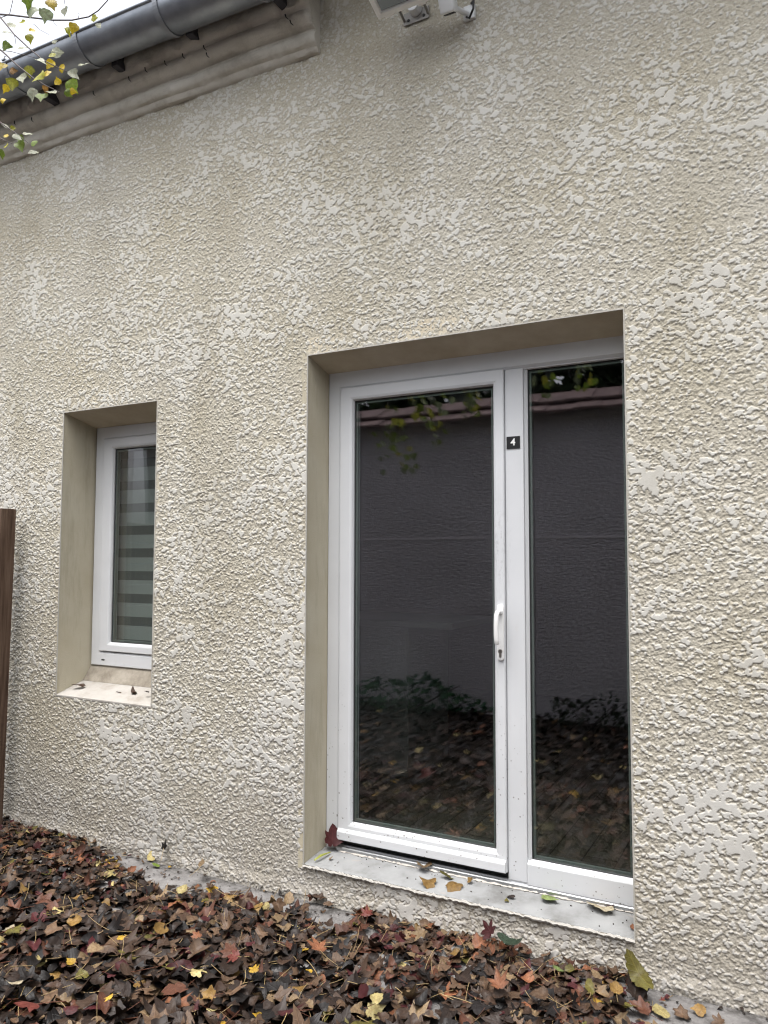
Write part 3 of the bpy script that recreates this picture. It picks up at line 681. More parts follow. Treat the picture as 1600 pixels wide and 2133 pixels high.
# ================================================================== ground
def pile_np(x, y):
    return np.clip(.030 + .020 * perlin(np.asarray(x) / .6, np.asarray(y) / .45, 31) + .05 * sstep(-.25, -1.0, np.asarray(y)), 0, .12)
g = MB(); g.box(-60, 60, -60, 60, -.30, -.012); M_soil = mat('dark_soil', rough=.95, spec=.1)
co = obj_co(M_soil); L(M_soil, ramp(M_soil, noise(M_soil, co, 14, 7, .7), [(.35, (.010, .008, .007)), (.7, (.035, .027, .021))]), BS(M_soil).inputs['Base Color']); bump(M_soil, noise(M_soil, co, 30, 6, .7), .8, .02)
tag(g.build('ground', M_soil), kind='structure')
xs = np.arange(-6.5, 3.0, .02); ys = np.arange(-1.3, .02, .02); X, Yy = np.meshgrid(xs, ys)
Z = .004 * perlin(X / .3, Yy / .3, 41) + .0025 * perlin(X / .07, Yy / .07, 42) - .006 * sstep(-.03, .0, Yy)
v = np.stack([X, Yy, Z], -1).reshape(-1, 3); i_, j_ = np.meshgrid(np.arange(len(xs) - 1), np.arange(len(ys) - 1)); bs = (j_ * len(xs) + i_).ravel()
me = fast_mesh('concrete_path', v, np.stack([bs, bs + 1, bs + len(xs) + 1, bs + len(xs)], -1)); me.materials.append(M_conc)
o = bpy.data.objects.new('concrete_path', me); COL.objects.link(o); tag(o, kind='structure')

# ================================================================== leaves
def polar(pts):
    a = np.array(pts, float); return a[:, 0], a[:, 1]
OUT = {}
def sym(half): return half + [(180 - 0 + (180 - a_) if False else -a_ + 0, r_) for a_, r_ in half[::-1] if 0 < a_ < 180]
# angles measured from the tip direction (+y); mirrored
MAPLE = [(0, 1.0), (9, .74), (14, .70), (19, .56), (25, .42), (33, .58), (40, .70), (47, .94), (55, .68), (62, .62), (72, .40), (84, .46), (96, .62), (106, .52), (120, .38), (140, .36), (160, .33), (174, .24), (180, .16)]
MAPLE2 = [(0, 1.0), (8, .80), (15, .66), (22, .60), (28, .54), (36, .62), (44, .86), (54, .70), (64, .54), (78, .50), (92, .58), (108, .50), (128, .42), (150, .42), (170, .34), (180, .22)]
BIRCH = [(0, 1.0), (6, .80), (14, .68), (24, .60), (36, .57), (50, .57), (66, .58), (84, .58), (100, .56), (118, .50), (138, .44), (160, .40), (180, .38)]
OVAL = [(0, 1.0), (10, .90), (22, .72), (36, .57), (52, .48), (70, .44), (90, .43), (110, .45), (130, .53), (150, .68), (168, .84), (180, .88)]
ROUND = [(0, .92), (15, .80), (30, .72), (50, .68), (70, .68), (90, .68), (110, .66), (130, .62), (150, .58), (170, .50), (180, .46)]
SHAPES = {'maple': MAPLE, 'maple2': MAPLE2, 'birch': BIRCH, 'oval': OVAL, 'round': ROUND}
def leaf_local(shape, size, n, rings, r, curl=1.0, jag=.05):
    """vertices of one leaf about its middle, lying in xy, tip along +y; size = half length"""
    ha, hr = polar(SHAPES[shape])
    th = np.linspace(0, 360, n, endpoint=False); a_ = np.where(th > 180, 360 - th, th)
    rad = np.interp(a_, ha, hr) * (1 + r.normal(0, jag, n)) * (1 + .10 * np.sin(np.radians(th) + r.uniform(0, 6)))
    t = np.radians(th)
    P = [(0.0, 0.0)]
    for k in rings: P += [(-math.sin(q) * rr * k, math.cos(q) * rr * k) for q, rr in zip(t, rad)]
    uv = np.array(P); x, y = uv[:, 0] * size, uv[:, 1] * size
    z = np.zeros(len(x))
    # fold along the midrib, cup, wrinkle
    s = size
    fold = r.normal(0, .35) * curl
    z += fold * np.abs(x)
    z += (r.normal(0, .45) * curl * x * x + r.normal(0, .40) * curl * y * y + r.normal(0, .5) * curl * x * y) / s
    ph = r.uniform(0, 6, 4); fq = r.uniform(3, 6, 2)
    z += curl * .10 * s * (np.sin(fq[0] * uv[:, 0] + ph[0]) * np.sin(fq[1] * uv[:, 1] + ph[1]))
    rho = np.hypot(uv[:, 0], uv[:, 1]); an = np.arctan2(uv[:, 0], uv[:, 1])
    z += curl * s * .16 * rho ** 2.5 * np.sin(r.integers(2, 5) * an + ph[2])
    # strong roll about a random axis
    kap = r.normal(0, .75) * curl / s; ax = r.uniform(0, math.pi); ca, sa = math.cos(ax), math.sin(ax)
    u = x * ca + y * sa; v = -x * sa + y * ca
    if abs(kap) > 1e-3:
        ph_ = np.clip(kap * u, -2.4, 2.4); u2 = np.sin(ph_) / kap; z = z * np.cos(ph_) + (1 - np.cos(ph_)) / kap; u = u2
    x, y = u * ca - v * sa, u * sa + v * ca
    f = []
    for k in range(n): f.append((0, 1 + k, 1 + (k + 1) % n, -1))
    for q in range(len(rings) - 1):
        o_ = 1 + q * n
        for k in range(n): f.append((o_ + k, o_ + n + k, o_ + n + (k + 1) % n, o_ + (k + 1) % n))
    return np.stack([x, y, z], -1), f, uv, rad
def rot_mat(yaw, tilt, tdir):
    return Matrix.Rotation(tdir, 3, 'Z') @ Matrix.Rotation(tilt, 3, 'X') @ Matrix.Rotation(yaw - tdir, 3, 'Z')
class Leaves:
    def __init__(self): self.v = []; self.q = []; self.t = []; self.c = []; self.uv = []; self.n = 0
    def add(self, verts, faces, uv, cols):
        self.v.append(verts); self.c.append(cols); self.uv.append(uv)
        for f in faces:
            if f[3] < 0: self.t.append((f[0] + self.n, f[1] + self.n, f[2] + self.n))
            else: self.q.append(tuple(i + self.n for i in f))
        self.n += len(verts)
    def mesh(self, name, mt):
        me = bpy.data.meshes.new(name); V = np.concatenate(self.v).astype(np.float32); uv = np.concatenate(self.uv).astype(np.float32); c = np.concatenate(self.c).astype(np.float32)
        T = np.array(self.t, np.int32).reshape(-1, 3); Q = np.array(self.q, np.int32).reshape(-1, 4)
        li = np.concatenate([T.ravel(), Q.ravel()]); ls = np.concatenate([np.arange(len(T)) * 3, len(T) * 3 + np.arange(len(Q)) * 4]).astype(np.int32)
        me.vertices.add(len(V)); me.vertices.foreach_set('co', V.ravel()); me.loops.add(len(li)); me.loops.foreach_set('vertex_index', li.astype(np.int32))
        me.polygons.add(len(ls)); me.polygons.foreach_set('loop_start', ls); me.polygons.foreach_set('use_smooth', np.ones(len(ls), bool)); me.update(calc_edges=True)
        ca = me.attributes.new('leaf_colour', 'FLOAT_COLOR', 'POINT'); ca.data.foreach_set('color', np.concatenate([c, np.ones((len(c), 1), np.float32)], 1).ravel())
        ul = me.uv_layers.new(name='leaf_uv'); ul.data.foreach_set('uv', uv[li].astype(np.float32).ravel())
        me.materials.append(mt); return me
PAL = {  # linear base colours
    'black-brown': (.012, .0105, .0105), 'dark brown': (.026, .018, .0145), 'brown': (.053, .034, .024), 'light brown': (.112, .073, .047), 'tan': (.20, .145, .085),
    'rust': (.095, .042, .027), 'orange-brown': (.19, .082, .043), 'dark red': (.055, .014, .016), 'red': (.125, .034, .027), 'yellow': (.40, .26, .035), 'pale yellow': (.38, .33, .15),
    'cream': (.38, .345, .25), 'olive': (.105, .095, .024), 'green': (.10, .15, .025), 'dark green': (.024, .04, .026), 'bright green': (.17, .23, .08), 'ochre': (.20, .125, .04)}
def leaf_parts(shape, half, pal, r, n=24, rings=(.55, 1.0), curl=1.0, stem=.5, jag=.06):
    v, f, uv, rad = leaf_local(shape, half, n, rings, r, curl, jag)
    base = np.array(PAL[pal]) * r.uniform(.68, 1.2)
    col = np.tile(base, (len(v), 1)) * r.uniform(.85, 1.15, (len(v), 1))
    if r.random() < .35: col[-n:] *= r.uniform(.5, 1.0)
    f = list(f)
    if r.random() < stem:                               # the stalk: a thin three-sided tube
        Ls = half * r.uniform(.9, 1.7); bi = 1 + (len(rings) - 1) * n + n // 2; p0 = v[bi] * .72; d = v[bi] - v[0]; d = d / (np.linalg.norm(d) + 1e-9)
        side = np.array([-d[1], d[0], 0]); bend = r.normal(0, .5); up = r.uniform(-.1, .45); k0 = len(v); add = []; wv = .0011
        for s_ in np.linspace(0, 1, 5):
            c_ = p0 + d * Ls * s_ + side * bend * Ls * s_ * s_ * .5 + np.array([0, 0, 1]) * up * Ls * s_
            add += [c_ + side * wv, c_ - side * wv * .5 + np.array([0, 0, wv]), c_ - side * wv * .5 - np.array([0, 0, wv])]
        v = np.concatenate([v, np.array(add)]); uv = np.concatenate([uv, np.full((15, 2), .5)])
        sc_l = np.array((.42, .33, .17)) if r.random() < .7 else np.array((.16, .07, .045)); col = np.concatenate([col, np.tile(sc_l, (15, 1))])
        for s_ in range(4):
            for e in range(3):
                a_ = k0 + s_ * 3 + e; b_ = k0 + s_ * 3 + (e + 1) % 3; f.append((a_, b_, b_ + 3, a_ + 3))
    return v, f, uv, col
def place(v, R3, p):
    return v @ np.array(R3).T + np.array(p)

BARE = [[(195, 1760), (350, 1782), (430, 1822), (565, 1846), (640, 1884), (625, 1910), (545, 1890), (490, 1876), (420, 1856), (330, 1862), (290, 1835), (250, 1802)],
        [(640, 1884), (740, 1895), (748, 1925), (700, 1945), (650, 1935), (630, 1910)], [(765, 1990), (830, 1992), (825, 2012), (775, 2015)],
        [(1330, 2050), (1380, 2058), (1700, 2136), (1700, 2220), (1290, 2150), (1330, 2090)]]
def inside(px, py, poly):
    c = False; j = len(poly) - 1
    for i in range(len(poly)):
        xi, yi = poly[i]; xj, yj = poly[j]
        if (yi > py) != (yj > py) and px < (xj - xi) * (py - yi) / (yj - yi) + xi: c = not c
        j = i
    return c
def bare(px, py): return any(inside(px, py, p) for p in BARE)

NAMES_W = [('black-brown', .22), ('dark brown', .27), ('brown', .23), ('light brown', .13), ('tan', .035), ('rust', .07), ('orange-brown', .016), ('dark red', .03), ('olive', .014), ('pale yellow', .006), ('ochre', .014), ('yellow', .004)]
NW = np.array([w for _, w in NAMES_W]); NW /= NW.sum()
r = np.random.default_rng(19)
cand = []
for it in range(11500):
    x = r.uniform(-4.6, .75); y = r.uniform(-1.55, .0)
    p = project((x, y, 0))
    b = bare(p[0], p[1])
    if b and r.random() > .05: continue
    if x > -.25 and y > -.36 - .2 * r.random() and r.random() > .10: continue
    near_wall = y > -.09
    dry = sstep(-.42, -.08, np.array(y)) + .25 * (x > -1.4)
    pal = NAMES_W[r.choice(len(NAMES_W), p=NW)][0]
    if dry > r.random() * 1.3 and pal in ('black-brown', 'dark brown'): pal = r.choice(['brown', 'light brown', 'light brown', 'tan', 'rust', 'dark red', 'orange-brown', 'brown'])
    sh = r.choice(['maple', 'maple2', 'birch', 'round', 'oval'], p=[.11, .23, .28, .27, .11])
    fsz = .9 + .28 * float(sstep(-.25, -.8, np.array(y))) if True else 1
    half = fsz * {'maple': r.uniform(.036, .070), 'maple2': r.uniform(.036, .068), 'birch': r.uniform(.024, .042), 'round': r.uniform(.025, .045), 'oval': r.uniform(.028, .05)}[sh]
    base_h = 0.0 if b else float(pile_np(x, y))
    lay = 0 if b else r.random()
    z = (.008 if b else base_h * lay + .008)
    if near_wall and half > .03: half *= .75
    if b: half *= .6
    y = min(y, -.012 - half * .55)
    tilt = abs(r.normal(0, .20 if b else .28)); 
    cand.append(dict(x=x, y=y, z=z, sh=sh, half=half, pal=pal, tilt=tilt, td=r.uniform(0, 6.28), yaw=r.uniform(0, 6.28), lay=lay, px=p[0], py=p[1], d=p[2], bare=b))
# the 240 or so topmost near leaves become things of their own, the rest is the litter
vis = [c for c in cand if 0 < c['px'] < 1600 and 1700 < c['py'] < 2128 and c['lay'] > .80 or (c['bare'] and 0 < c['px'] < 1600 and c['py'] < 2128)]
vis.sort(key=lambda c: -(c['half'] / c['d']) * (1.6 if c['bare'] else 1))
SINGLE = vis[:225]
for c in SINGLE: c['single'] = True
litter = Leaves()
for c in cand:
    if c.get('single'): continue
    v, f, uv, col = leaf_parts(c['sh'], c['half'], c['pal'], r, curl=.9, stem=.2)
    litter.add(place(v, rot_mat(c['yaw'], c['tilt'], c['td']), (c['x'], c['y'], c['z'])), f, uv, col)
for it in range(2600):
    x, y = r.uniform(-3.9, .7), r.uniform(-.75, -.015); p = project((x, y, 0))
    if not bare(p[0], p[1]) or r.random() > .55: continue
    v, f, uv, col = leaf_parts(r.choice(['birch', 'round', 'oval']), abs(r.normal(.004, .005)) + .002, r.choice(['black-brown', 'dark brown', 'brown', 'light brown', 'dark brown']), r, n=8, rings=(1.0,), curl=.8, stem=0)
    litter.add(place(v, rot_mat(r.uniform(0, 6.3), abs(r.normal(0, .3)), r.uniform(0, 6.3)), (x, y, .007)), f, uv, col)
# thinner cover over the rest of the yard, which the glass mirrors
for it in range(4600):
    x, y = r.uniform(-6.0, 2.5), r.uniform(-3.75, -1.4)
    pal = r.choice(['black-brown', 'dark brown', 'dark brown', 'brown', 'black-brown']); sh = r.choice(['maple', 'maple2', 'birch', 'round', 'oval'])
    if r.random() < .06: pal = r.choice(['tan', 'ochre', 'pale yellow', 'orange-brown'])
    v, f, uv, col = leaf_parts(sh, r.uniform(.035, .065), pal, r, n=18, curl=.8, stem=0)
    litter.add(place(v, rot_mat(r.uniform(0, 6.3), abs(r.normal(0, .3)), r.uniform(0, 6.3)), (x, y, r.uniform(.01, .05))), f, uv, col)
o = bpy.data.objects.new('fallen_leaves', litter.mesh('fallen_leaves', M_litter)); COL.objects.link(o); tag(o, kind='stuff')
ZONE = lambda px, py: 'in the front of the litter' if py > 1990 else ('in the middle of the litter' if py > 1870 else 'at the back of the litter by the wall')
KIND = {'maple': 'lobed', 'maple2': 'lobed', 'birch': 'pointed', 'round': 'rounded', 'oval': 'long'}
def single(c, label, group, n=34, rings=(.35, .7, 1.0), curl=.85, stem=.5, R3=None, mt=None):
    v, f, uv, col = leaf_parts(c['sh'], c['half'], c['pal'], r, n=n, rings=rings, curl=curl, stem=stem)
    Lv = Leaves(); R3 = R3 or rot_mat(c['yaw'], c['tilt'], c['td']); Lv.add(place(v, R3, (0, 0, 0)), f, uv, col)
    o = bpy.data.objects.new('fallen_leaf', Lv.mesh('fallen_leaf', mt or M_litter)); o.location = (c['x'], c['y'], c['z']); COL.objects.link(o)
    return tag(o, label, 'leaf', group)
for c in SINGLE:
    zone = 'on the bare concrete' if c['bare'] else ZONE(c['px'], c['py'])
    lab = f"{c['pal']} {KIND[c['sh']]} leaf lying {zone}"
    single(c, lab, f"{c['pal']} {KIND[c['sh']]} leaves {zone}")
# leaves one can point to: (px, py, half length m, shape, colour, yaw deg, tilt, label)
def sillz(y): return .146 + (.163 - .144) * max(0, y) / .175
SPECIAL = [
    (885, 1808, .030, 'round', 'tan', 70, .12, 'tan rounded leaf on the door sill, upper one of the touching pair'),
    (893, 1840, .031, 'round', 'ochre', 100, .25, 'mottled yellow-brown leaf on the door sill below the tan one'),
    (948, 1844, .030, 'round', 'ochre', 170, .12, 'brown-speckled rounded leaf on the middle of the door sill'),
    (928, 1826, .020, 'oval', 'olive', 100, .5, 'thin curled olive leaf between the yellow leaves on the door sill'),
    (980, 1836, .015, 'birch', 'ochre', 40, .7, 'small upturned yellow-green leaf right of the speckled leaf on the sill'),
    (1140, 1871, .034, 'birch', 'bright green', 255, .1, 'bright green pointed leaf lying on the door sill'),
    (1252, 1893, .038, 'oval', 'cream', 75, .2, 'pale leaf with dark holes on the right part of the door sill'),
    (1320, 1933, .014, 'birch', 'orange-brown', 20, .3, 'small orange-brown scrap at the right end of the door sill'),
    (1056, 1876, .008, 'round', 'olive', 20, .2, 'tiny yellow-green leaf bit beside the brown scrap on the sill'),
    (1064, 1867, .013, 'oval', 'dark brown', 80, .3, 'small dark brown scrap on the door sill right of centre'),
    (690, 1788, .011, 'birch', 'tan', 80, .5, 'small tan leaf in the left corner of the door sill'),
    (1274, 1890, .012, 'round', 'dark red', 10, .5, 'small dark red curl touching the pale holed leaf'),
]
for px, py, hf, sh, pal, yw, ti, lab in SPECIAL:
    p = onZ(px, py, .155); p = onZ(px, py, sillz(p.y) + .006)
    single(dict(x=p.x, y=p.y, z=p.z + hf * .2, sh=sh, half=hf * 1.65, pal=pal, yaw=R(yw), tilt=ti, td=r.uniform(0, 6)), lab, 'leaves fallen on the door sill', curl=.55, stem=0)
# dark red maple leaf leaning in the left corner of the doorway
p = onZ(680, 1772, .168); p = Vector((DX0 + .060, .148, .212))
Rl = Matrix.Rotation(R(10), 3, 'Z') @ Matrix.Rotation(R(66), 3, 'X') @ Matrix.Rotation(R(8), 3, 'Z')
single(dict(x=p.x, y=p.y - .01, z=p.z, sh='maple2', half=.076, pal='dark red', yaw=0, tilt=0, td=0), 'dark red maple leaf leaning in the left corner of the doorway', 'leaves fallen on the door sill', curl=.35, stem=0, R3=Rl)
st_ = MB(); a_ = onZ(655, 1792, .160); b_ = onZ(688, 1777, .164); c_ = onZ(668, 1784, .168); st_.tube([a_, c_ + Vector((0, 0, .004)), b_ + Vector((0, 0, .004))], [.004, .007, .003], 8, flat=.5)
o = st_.build('leaf_stalk', mat('green_stalk', (.24, .26, .04), .5)); tag(o, 'yellow-green stalk lying under the dark red leaf on the sill', 'stalk')
for px, py, hf, sh, pal, yw, lab in [(165, 1430, .022, 'oval', 'brown', 120, 'curled tan leaf in the back left corner of the window sill'), (252, 1447, .021, 'oval', 'light brown', 80, 'larger brown leaf on the middle of the window sill'),
                                     (278, 1448, .018, 'oval', 'brown', 60, 'curled brown leaf right of the larger one on the window sill'), (306, 1443, .010, 'oval', 'dark brown', 90, 'dark scrap of leaf at the right of the window sill')]:
    p = onZ(px, py, WZ0 + .030); zz = WZ0 + .055 * max(0, p.y) / .18; p = onZ(px, py, zz + .004)
    single(dict(x=p.x, y=p.y, z=p.z + .006 + hf * .35, sh=sh, half=hf * 1.8, pal=pal, yaw=R(yw), tilt=.15, td=1.0), lab, 'leaves fallen on the window sill', curl=.6, stem=0)
NOTABLE = [
    (70, 2108, .060, 'maple', 'red', 120, .35, 'large rust-red maple leaf in the bottom left of the litter'),
    (600, 2125, .060, 'maple', 'dark red', 20, .35, 'large wine-red maple leaf at the bottom edge below the door'),
    (665, 1990, .046, 'maple', 'orange-brown', 60, .4, 'orange-brown folded maple leaf on the litter below the door corner'),
    (255, 1961, .022, 'round', 'yellow', 80, .2, 'bright yellow leaf lying open in the left litter'),
    (150, 2016, .022, 'birch', 'yellow', 90, .3, 'bright yellow leaf on dark leaves left of bottom centre'),
    (200, 1963 + 22, .034, 'round', 'tan', 180, .2, 'tan oval leaf standing tilted below the bright yellow leaf'),
    (380, 1865, .028, 'round', 'pale yellow', 0, .5, 'pale yellow-green leaf near the bare concrete'),
    (783, 2095, .024, 'round', 'pale yellow', 20, .3, 'pale cream-yellow leaf at the bottom below the door'),
    (18, 1945, .030, 'birch', 'cream', 70, .25, 'cream leaf at the left edge of the litter'),
    (32, 2060, .028, 'oval', 'cream', 100, .3, 'pale mottled leaf at the lower left edge'),
    (882, 1955, .040, 'maple', 'tan', 160, .35, 'tan maple leaf resting near the wall under the door'),
    (835, 1972, .040, 'maple2', 'dark red', 10, .4, 'dark red leaf between tan leaves under the door'),
    (765, 1915, .034, 'maple', 'red', 30, .5, 'red leaf standing against the wall base under the door'),
    (1020, 1958, .046, 'maple', 'dark red', 40, .9, 'dark wine-red leaf propped against the wall beside the green leaf'),
    (1072, 1979, .050, 'oval', 'dark green', 75, .35, 'dark green leaf with pale midrib against the wall'),
    (1330, 2045, .056, 'oval', 'olive', 50, .75, 'large olive-green oval leaf propped against the wall at right'),
    (1340, 2108, .044, 'maple2', 'rust', 80, .35, 'folded red-brown leaf on the concrete at right'),
    (1460, 2108, .030, 'birch', 'ochre', 100, .5, 'mustard-yellow leaf on the bare concrete at right'),
    (1422, 2116, .032, 'maple2', 'light brown', 20, .4, 'brown lobed leaf left of the mustard one on the concrete'),
    (1500, 2130, .030, 'maple', 'light brown', 60, .3, 'light brown leaf at the bottom right edge of the concrete'),
    (1380, 2085, .014, 'maple', 'red', 20, .3, 'small pinkish red leaf on the concrete at right'),
    (1375, 2108, .034, 'oval', 'pale yellow', 230, .3, 'narrow yellow-green leaf on the concrete at right'),
    (600, 1876, .030, 'round', 'tan', 10, .9, 'upright golden tan leaf beside the bare concrete'),
    (420, 1810, .026, 'birch', 'tan', 20, .8, 'tan curled leaf standing near the wall left of the door'),
    (330, 1782, .026, 'round', 'pale yellow', 30, .9, 'pale yellow leaf leaning at the wall base'),
    (342, 1776, .034, 'maple', 'black-brown', 10, 1.1, 'dark crumpled maple leaf upright against the wall base'),
    (325, 1803, .022, 'oval', 'green', 85, .15, 'slim green leaf flat on the bare concrete'),
    (480, 1995, .040, 'maple2', 'rust', 60, .4, 'rust maple leaf in the middle of the litter'),
    (1040, 2068, .042, 'maple', 'orange-brown', 30, .4, 'orange-brown maple leaf in the litter below the sidelight'),
    (1130, 2085, .042, 'birch', 'light brown', 80, .2, 'broad grey-brown leaf in the lower right litter'),
    (1190, 2075, .040, 'maple2', 'dark red', 70, .4, 'purple-red leaf in the right part of the litter'),
    (1228, 2068, .026, 'oval', 'olive', 20, .5, 'olive leaf in the right part of the litter'),
    (1245, 2045, .024, 'round', 'tan', 60, .3, 'greenish tan leaf at the upper right of the litter'),
    (1285, 2075, .026, 'round', 'ochre', 10, .4, 'yellow-brown leaf below the olive propped leaf'),
    (1165, 2035, .028, 'oval', 'bright green', 230, .3, 'light green narrow leaf in the right litter'),
    (530, 2035, .024, 'maple', 'yellow', 30, .5, 'small yellow leaf in the dark litter left of centre'),
    (645, 2035, .018, 'birch', 'yellow', 70, .4, 'small yellow scrap in the dark litter below the door corner'),
    (230, 2088, .020, 'maple', 'yellow', 120, .4, 'bright orange-yellow leaf scrap near the bottom left'),
    (445, 2120, .028, 'birch', 'pale yellow', 10, .4, 'pale yellow leaf at the bottom edge'),
    (410, 1962, .026, 'maple2', 'orange-brown', 70, .4, 'bright rust-orange leaf in the left middle litter'),
    (490, 1995 + 10, .034, 'maple', 'red', 100, .5, 'red leaf beside the rust leaf in the middle litter'),
    (300, 1882, .034, 'oval', 'rust', 95, .3, 'long rust leaf near the bare concrete'),
    (60, 1785, .028, 'maple2', 'red', 30, .4, 'muted red leaf at the back left of the litter'),
]
for px, py, hf, sh, pal, yw, ti, lab in NOTABLE:
    p = onZ(px, py, .02); b_ = bare(px, py); h = (.012 if b_ else float(pile_np(p.x, p.y)) + .022); p = onZ(px, py, h)
    y = min(p.y, -.014 - hf * .25)
    td = r.uniform(-.5, .5) if ti > .45 else r.uniform(0, 6)
    single(dict(x=p.x, y=y, z=h + (0 if b_ else .016) + hf * math.sin(ti) * .4, sh=sh, half=hf * 1.25, pal=pal, yaw=R(yw), tilt=ti, td=td), lab, 'distinct leaves lying on the litter', n=44, curl=.6, stem=.4)
# specks of dirt on the sill
sp = MB()
for k in range(70):
    x, y = r.uniform(DX0 + .03, DX1 - .03), float(np.clip(r.normal(.135, .05), .01, .155)); s_ = r.uniform(.001, .0035)
    sp.obox((x, y, sillz(y) + .001), (math.cos(k), math.sin(k), 0), (-math.sin(k), math.cos(k), .2), (0, 0, 1), s_ * 2, s_, s_ * .8)
tag(sp.build('dirt_crumbs', mat('dark_crumbs', (.04, .03, .025), .9)), kind='stuff')

# ================================================================== tree hanging in from the left
tree = empty('birch_tree', (-5.6, -2.4, 0), 'yellowing tree reaching thin leafy twigs in over the gutter at top left', 'tree')
q = MB(); q.tube([(-5.6, -2.4, 0), (-5.55, -2.35, 1.2), (-5.6, -2.3, 2.6), (-5.5, -2.25, 4.0), (-5.4, -2.2, 5.5), (-5.35, -2.2, 7.0)], [.15, .12, .11, .09, .06, .02], 12); q.build('trunk', M_twig, tree, smooth=True)
crown = Leaves(); r = np.random.default_rng(5)
def twig(pts, r0, r1, extra=()):
    n_ = len(pts); q = MB(); q.tube(pts, [r0 + (r1 - r0) * i / (n_ - 1) for i in range(n_)], 6)
    for e in extra: q.tube(e, .0011, 5)
    q.build('branch', M_twig, tree, smooth=True)
def live(p, half, pal, tip, face, curl=.5):
    v, f, uv, col = leaf_parts('birch', half, pal, r, n=22, rings=(.5, 1.0), curl=curl, stem=0, jag=.07)
    tip = Vector(tip).normalized(); nrm = Vector(face); nrm = (nrm - tip * nrm.dot(tip)).normalized(); x = tip.cross(nrm)
    R3 = Matrix((x, tip, nrm)).transposed(); crown.add(place(v, R3, p), f, uv, col)
PAL.update({'live green': (.16, .24, .035), 'live yellow-green': (.36, .38, .05), 'live yellow': (.55, .43, .03), 'live pale': (.42, .46, .36), 'live grey-green': (.20, .25, .14), 'live brown': (.30, .17, .05)})
def U(px, py, d): return onD(px, py, d)
TW = [([(-150, -20, 3.4), (0, 30, 3.0), (20, 31, 2.98), (60, 36, 2.95), (110, 42, 2.9), (150, 42, 2.88), (185, 35, 2.85), (205, 22, 2.84), (225, 0, 2.83), (232, -25, 2.83)], .0042, .0016),
      ([(-150, -120, 3.3), (0, 35, 2.9), (30, 72, 2.84), (60, 100, 2.8), (90, 125, 2.77), (115, 138, 2.75), (140, 149, 2.74)], .0035, .0011),
      ([(-150, -10, 3.2), (5, 107, 2.8), (35, 135, 2.76), (70, 163, 2.73), (95, 178, 2.7), (125, 192, 2.7)], .0034, .0011),
      ([(-120, 180, 3.0), (0, 255, 2.7), (30, 275, 2.68), (58, 297, 2.66)], .003, .001), ([(-120, 230, 3.0), (0, 288, 2.68), (25, 299, 2.67)], .003, .001),
      ([(-60, 60, 3.0), (20, 30, 2.98), (28, -4, 2.97), (32, -30, 2.97)], .002, .001), ([(80, -60, 2.9), (132, -20, 2.88), (135, 8, 2.88)], .0018, .001),
      ([(30, 72, 2.84), (32, 82, 2.84), (33, 92, 2.84)], .0012, .0008), ([(70, 50, 2.9), (85, 63, 2.89), (102, 72, 2.88)], .0012, .0007), ([(110, 42, 2.9), (114, 50, 2.9), (119, 54, 2.9)], .001, .0006),
      ([(163, 40, 2.87), (165, 30, 2.87), (163, 27, 2.87)], .0012, .0008), ([(0, 105, 2.8), (22, 107, 2.8), (45, 113, 2.8), (72, 120, 2.78)], .0014, .0008)]
for pts, r0, r1 in TW: twig([U(*p) for p in pts], r0, r1)
for p0 in ((-150, -20, 3.4), (-150, -120, 3.3), (-150, -10, 3.2), (-120, 180, 3.0)):
    a_ = U(*p0); twig([a_, (a_ * .5 + Vector((-5.5, -2.25, 4.0)) * .5) + Vector((0, 0, .15)), Vector((-5.5, -2.25, 4.0))], .004, .012)
LV = [(67, 20, 31, 'grey-green', -90), (95, 28, 33, 'grey-green', -95), (58, -4, 30, 'green', -100), (105, 4, 28, 'yellow', -60), (136, 20, 24, 'pale', -100), (50, 46, 15, 'yellow-green', 200), (155, 55, 24, 'yellow', -110), (139, 61, 17, 'yellow-green', -50),
      (195, 37, 18, 'yellow-green', -15), (24, 52, 20, 'pale', -50), (13, 66, 22, 'pale', -10), (60, 77, 20, 'yellow-green', -80), (67, 63, 16, 'yellow', -50), (10, 95, 22, 'green', -10), (45, 99, 26, 'pale', 0), (112, 88, 12, 'pale', 30), (205, 52, 14, 'pale', -55),
      (5, 135, 24, 'yellow', -90), (25, 147, 18, 'brown', 0), (60, 145, 25, 'yellow-green', -85), (80, 126, 24, 'pale', -20), (106, 130, 22, 'yellow', -120), (115, 108, 26, 'pale', -10), (84, 153, 29, 'yellow-green', -120), (98, 152, 24, 'yellow', -80),
      (128, 142, 20, 'yellow', -30), (150, 154, 26, 'pale', -35), (170, 136, 24, 'pale', 8), (26, 172, 28, 'yellow-green', -95), (14, 182, 18, 'yellow', -130), (47, 160, 24, 'pale', -75), (70, 192, 28, 'pale', -100), (88, 199, 30, 'green', -85),
      (94, 185, 18, 'brown', 10), (108, 193, 26, 'pale', -40), (120, 172, 18, 'yellow', 100), (150, 175, 31, 'green', -60), (140, 192, 20, 'green', -50), (149, 190, 15, 'yellow', -10), (5, 209, 14, 'yellow', 10), (108, 116, 18, 'yellow-green', -30),
      (10, 263, 20, 'pale', -40), (12, 283, 13, 'yellow', -10), (33, 283, 20, 'pale', -35), (55, 278, 22, 'pale', -25), (46, 291, 20, 'green', 170), (42, 301, 25, 'green', -70), (70, 297, 18, 'green', -10), (68, 316, 24, 'pale', -30), (2, 317, 20, 'green', -90), (25, 267, 14, 'yellow-green', -10), (12, 305, 14, 'yellow-green', 30),
      (-30, 20, 28, 'green', -80), (-40, 80, 28, 'yellow', -60), (-30, 150, 28, 'yellow-green', -90), (-50, 230, 26, 'green', -70)]
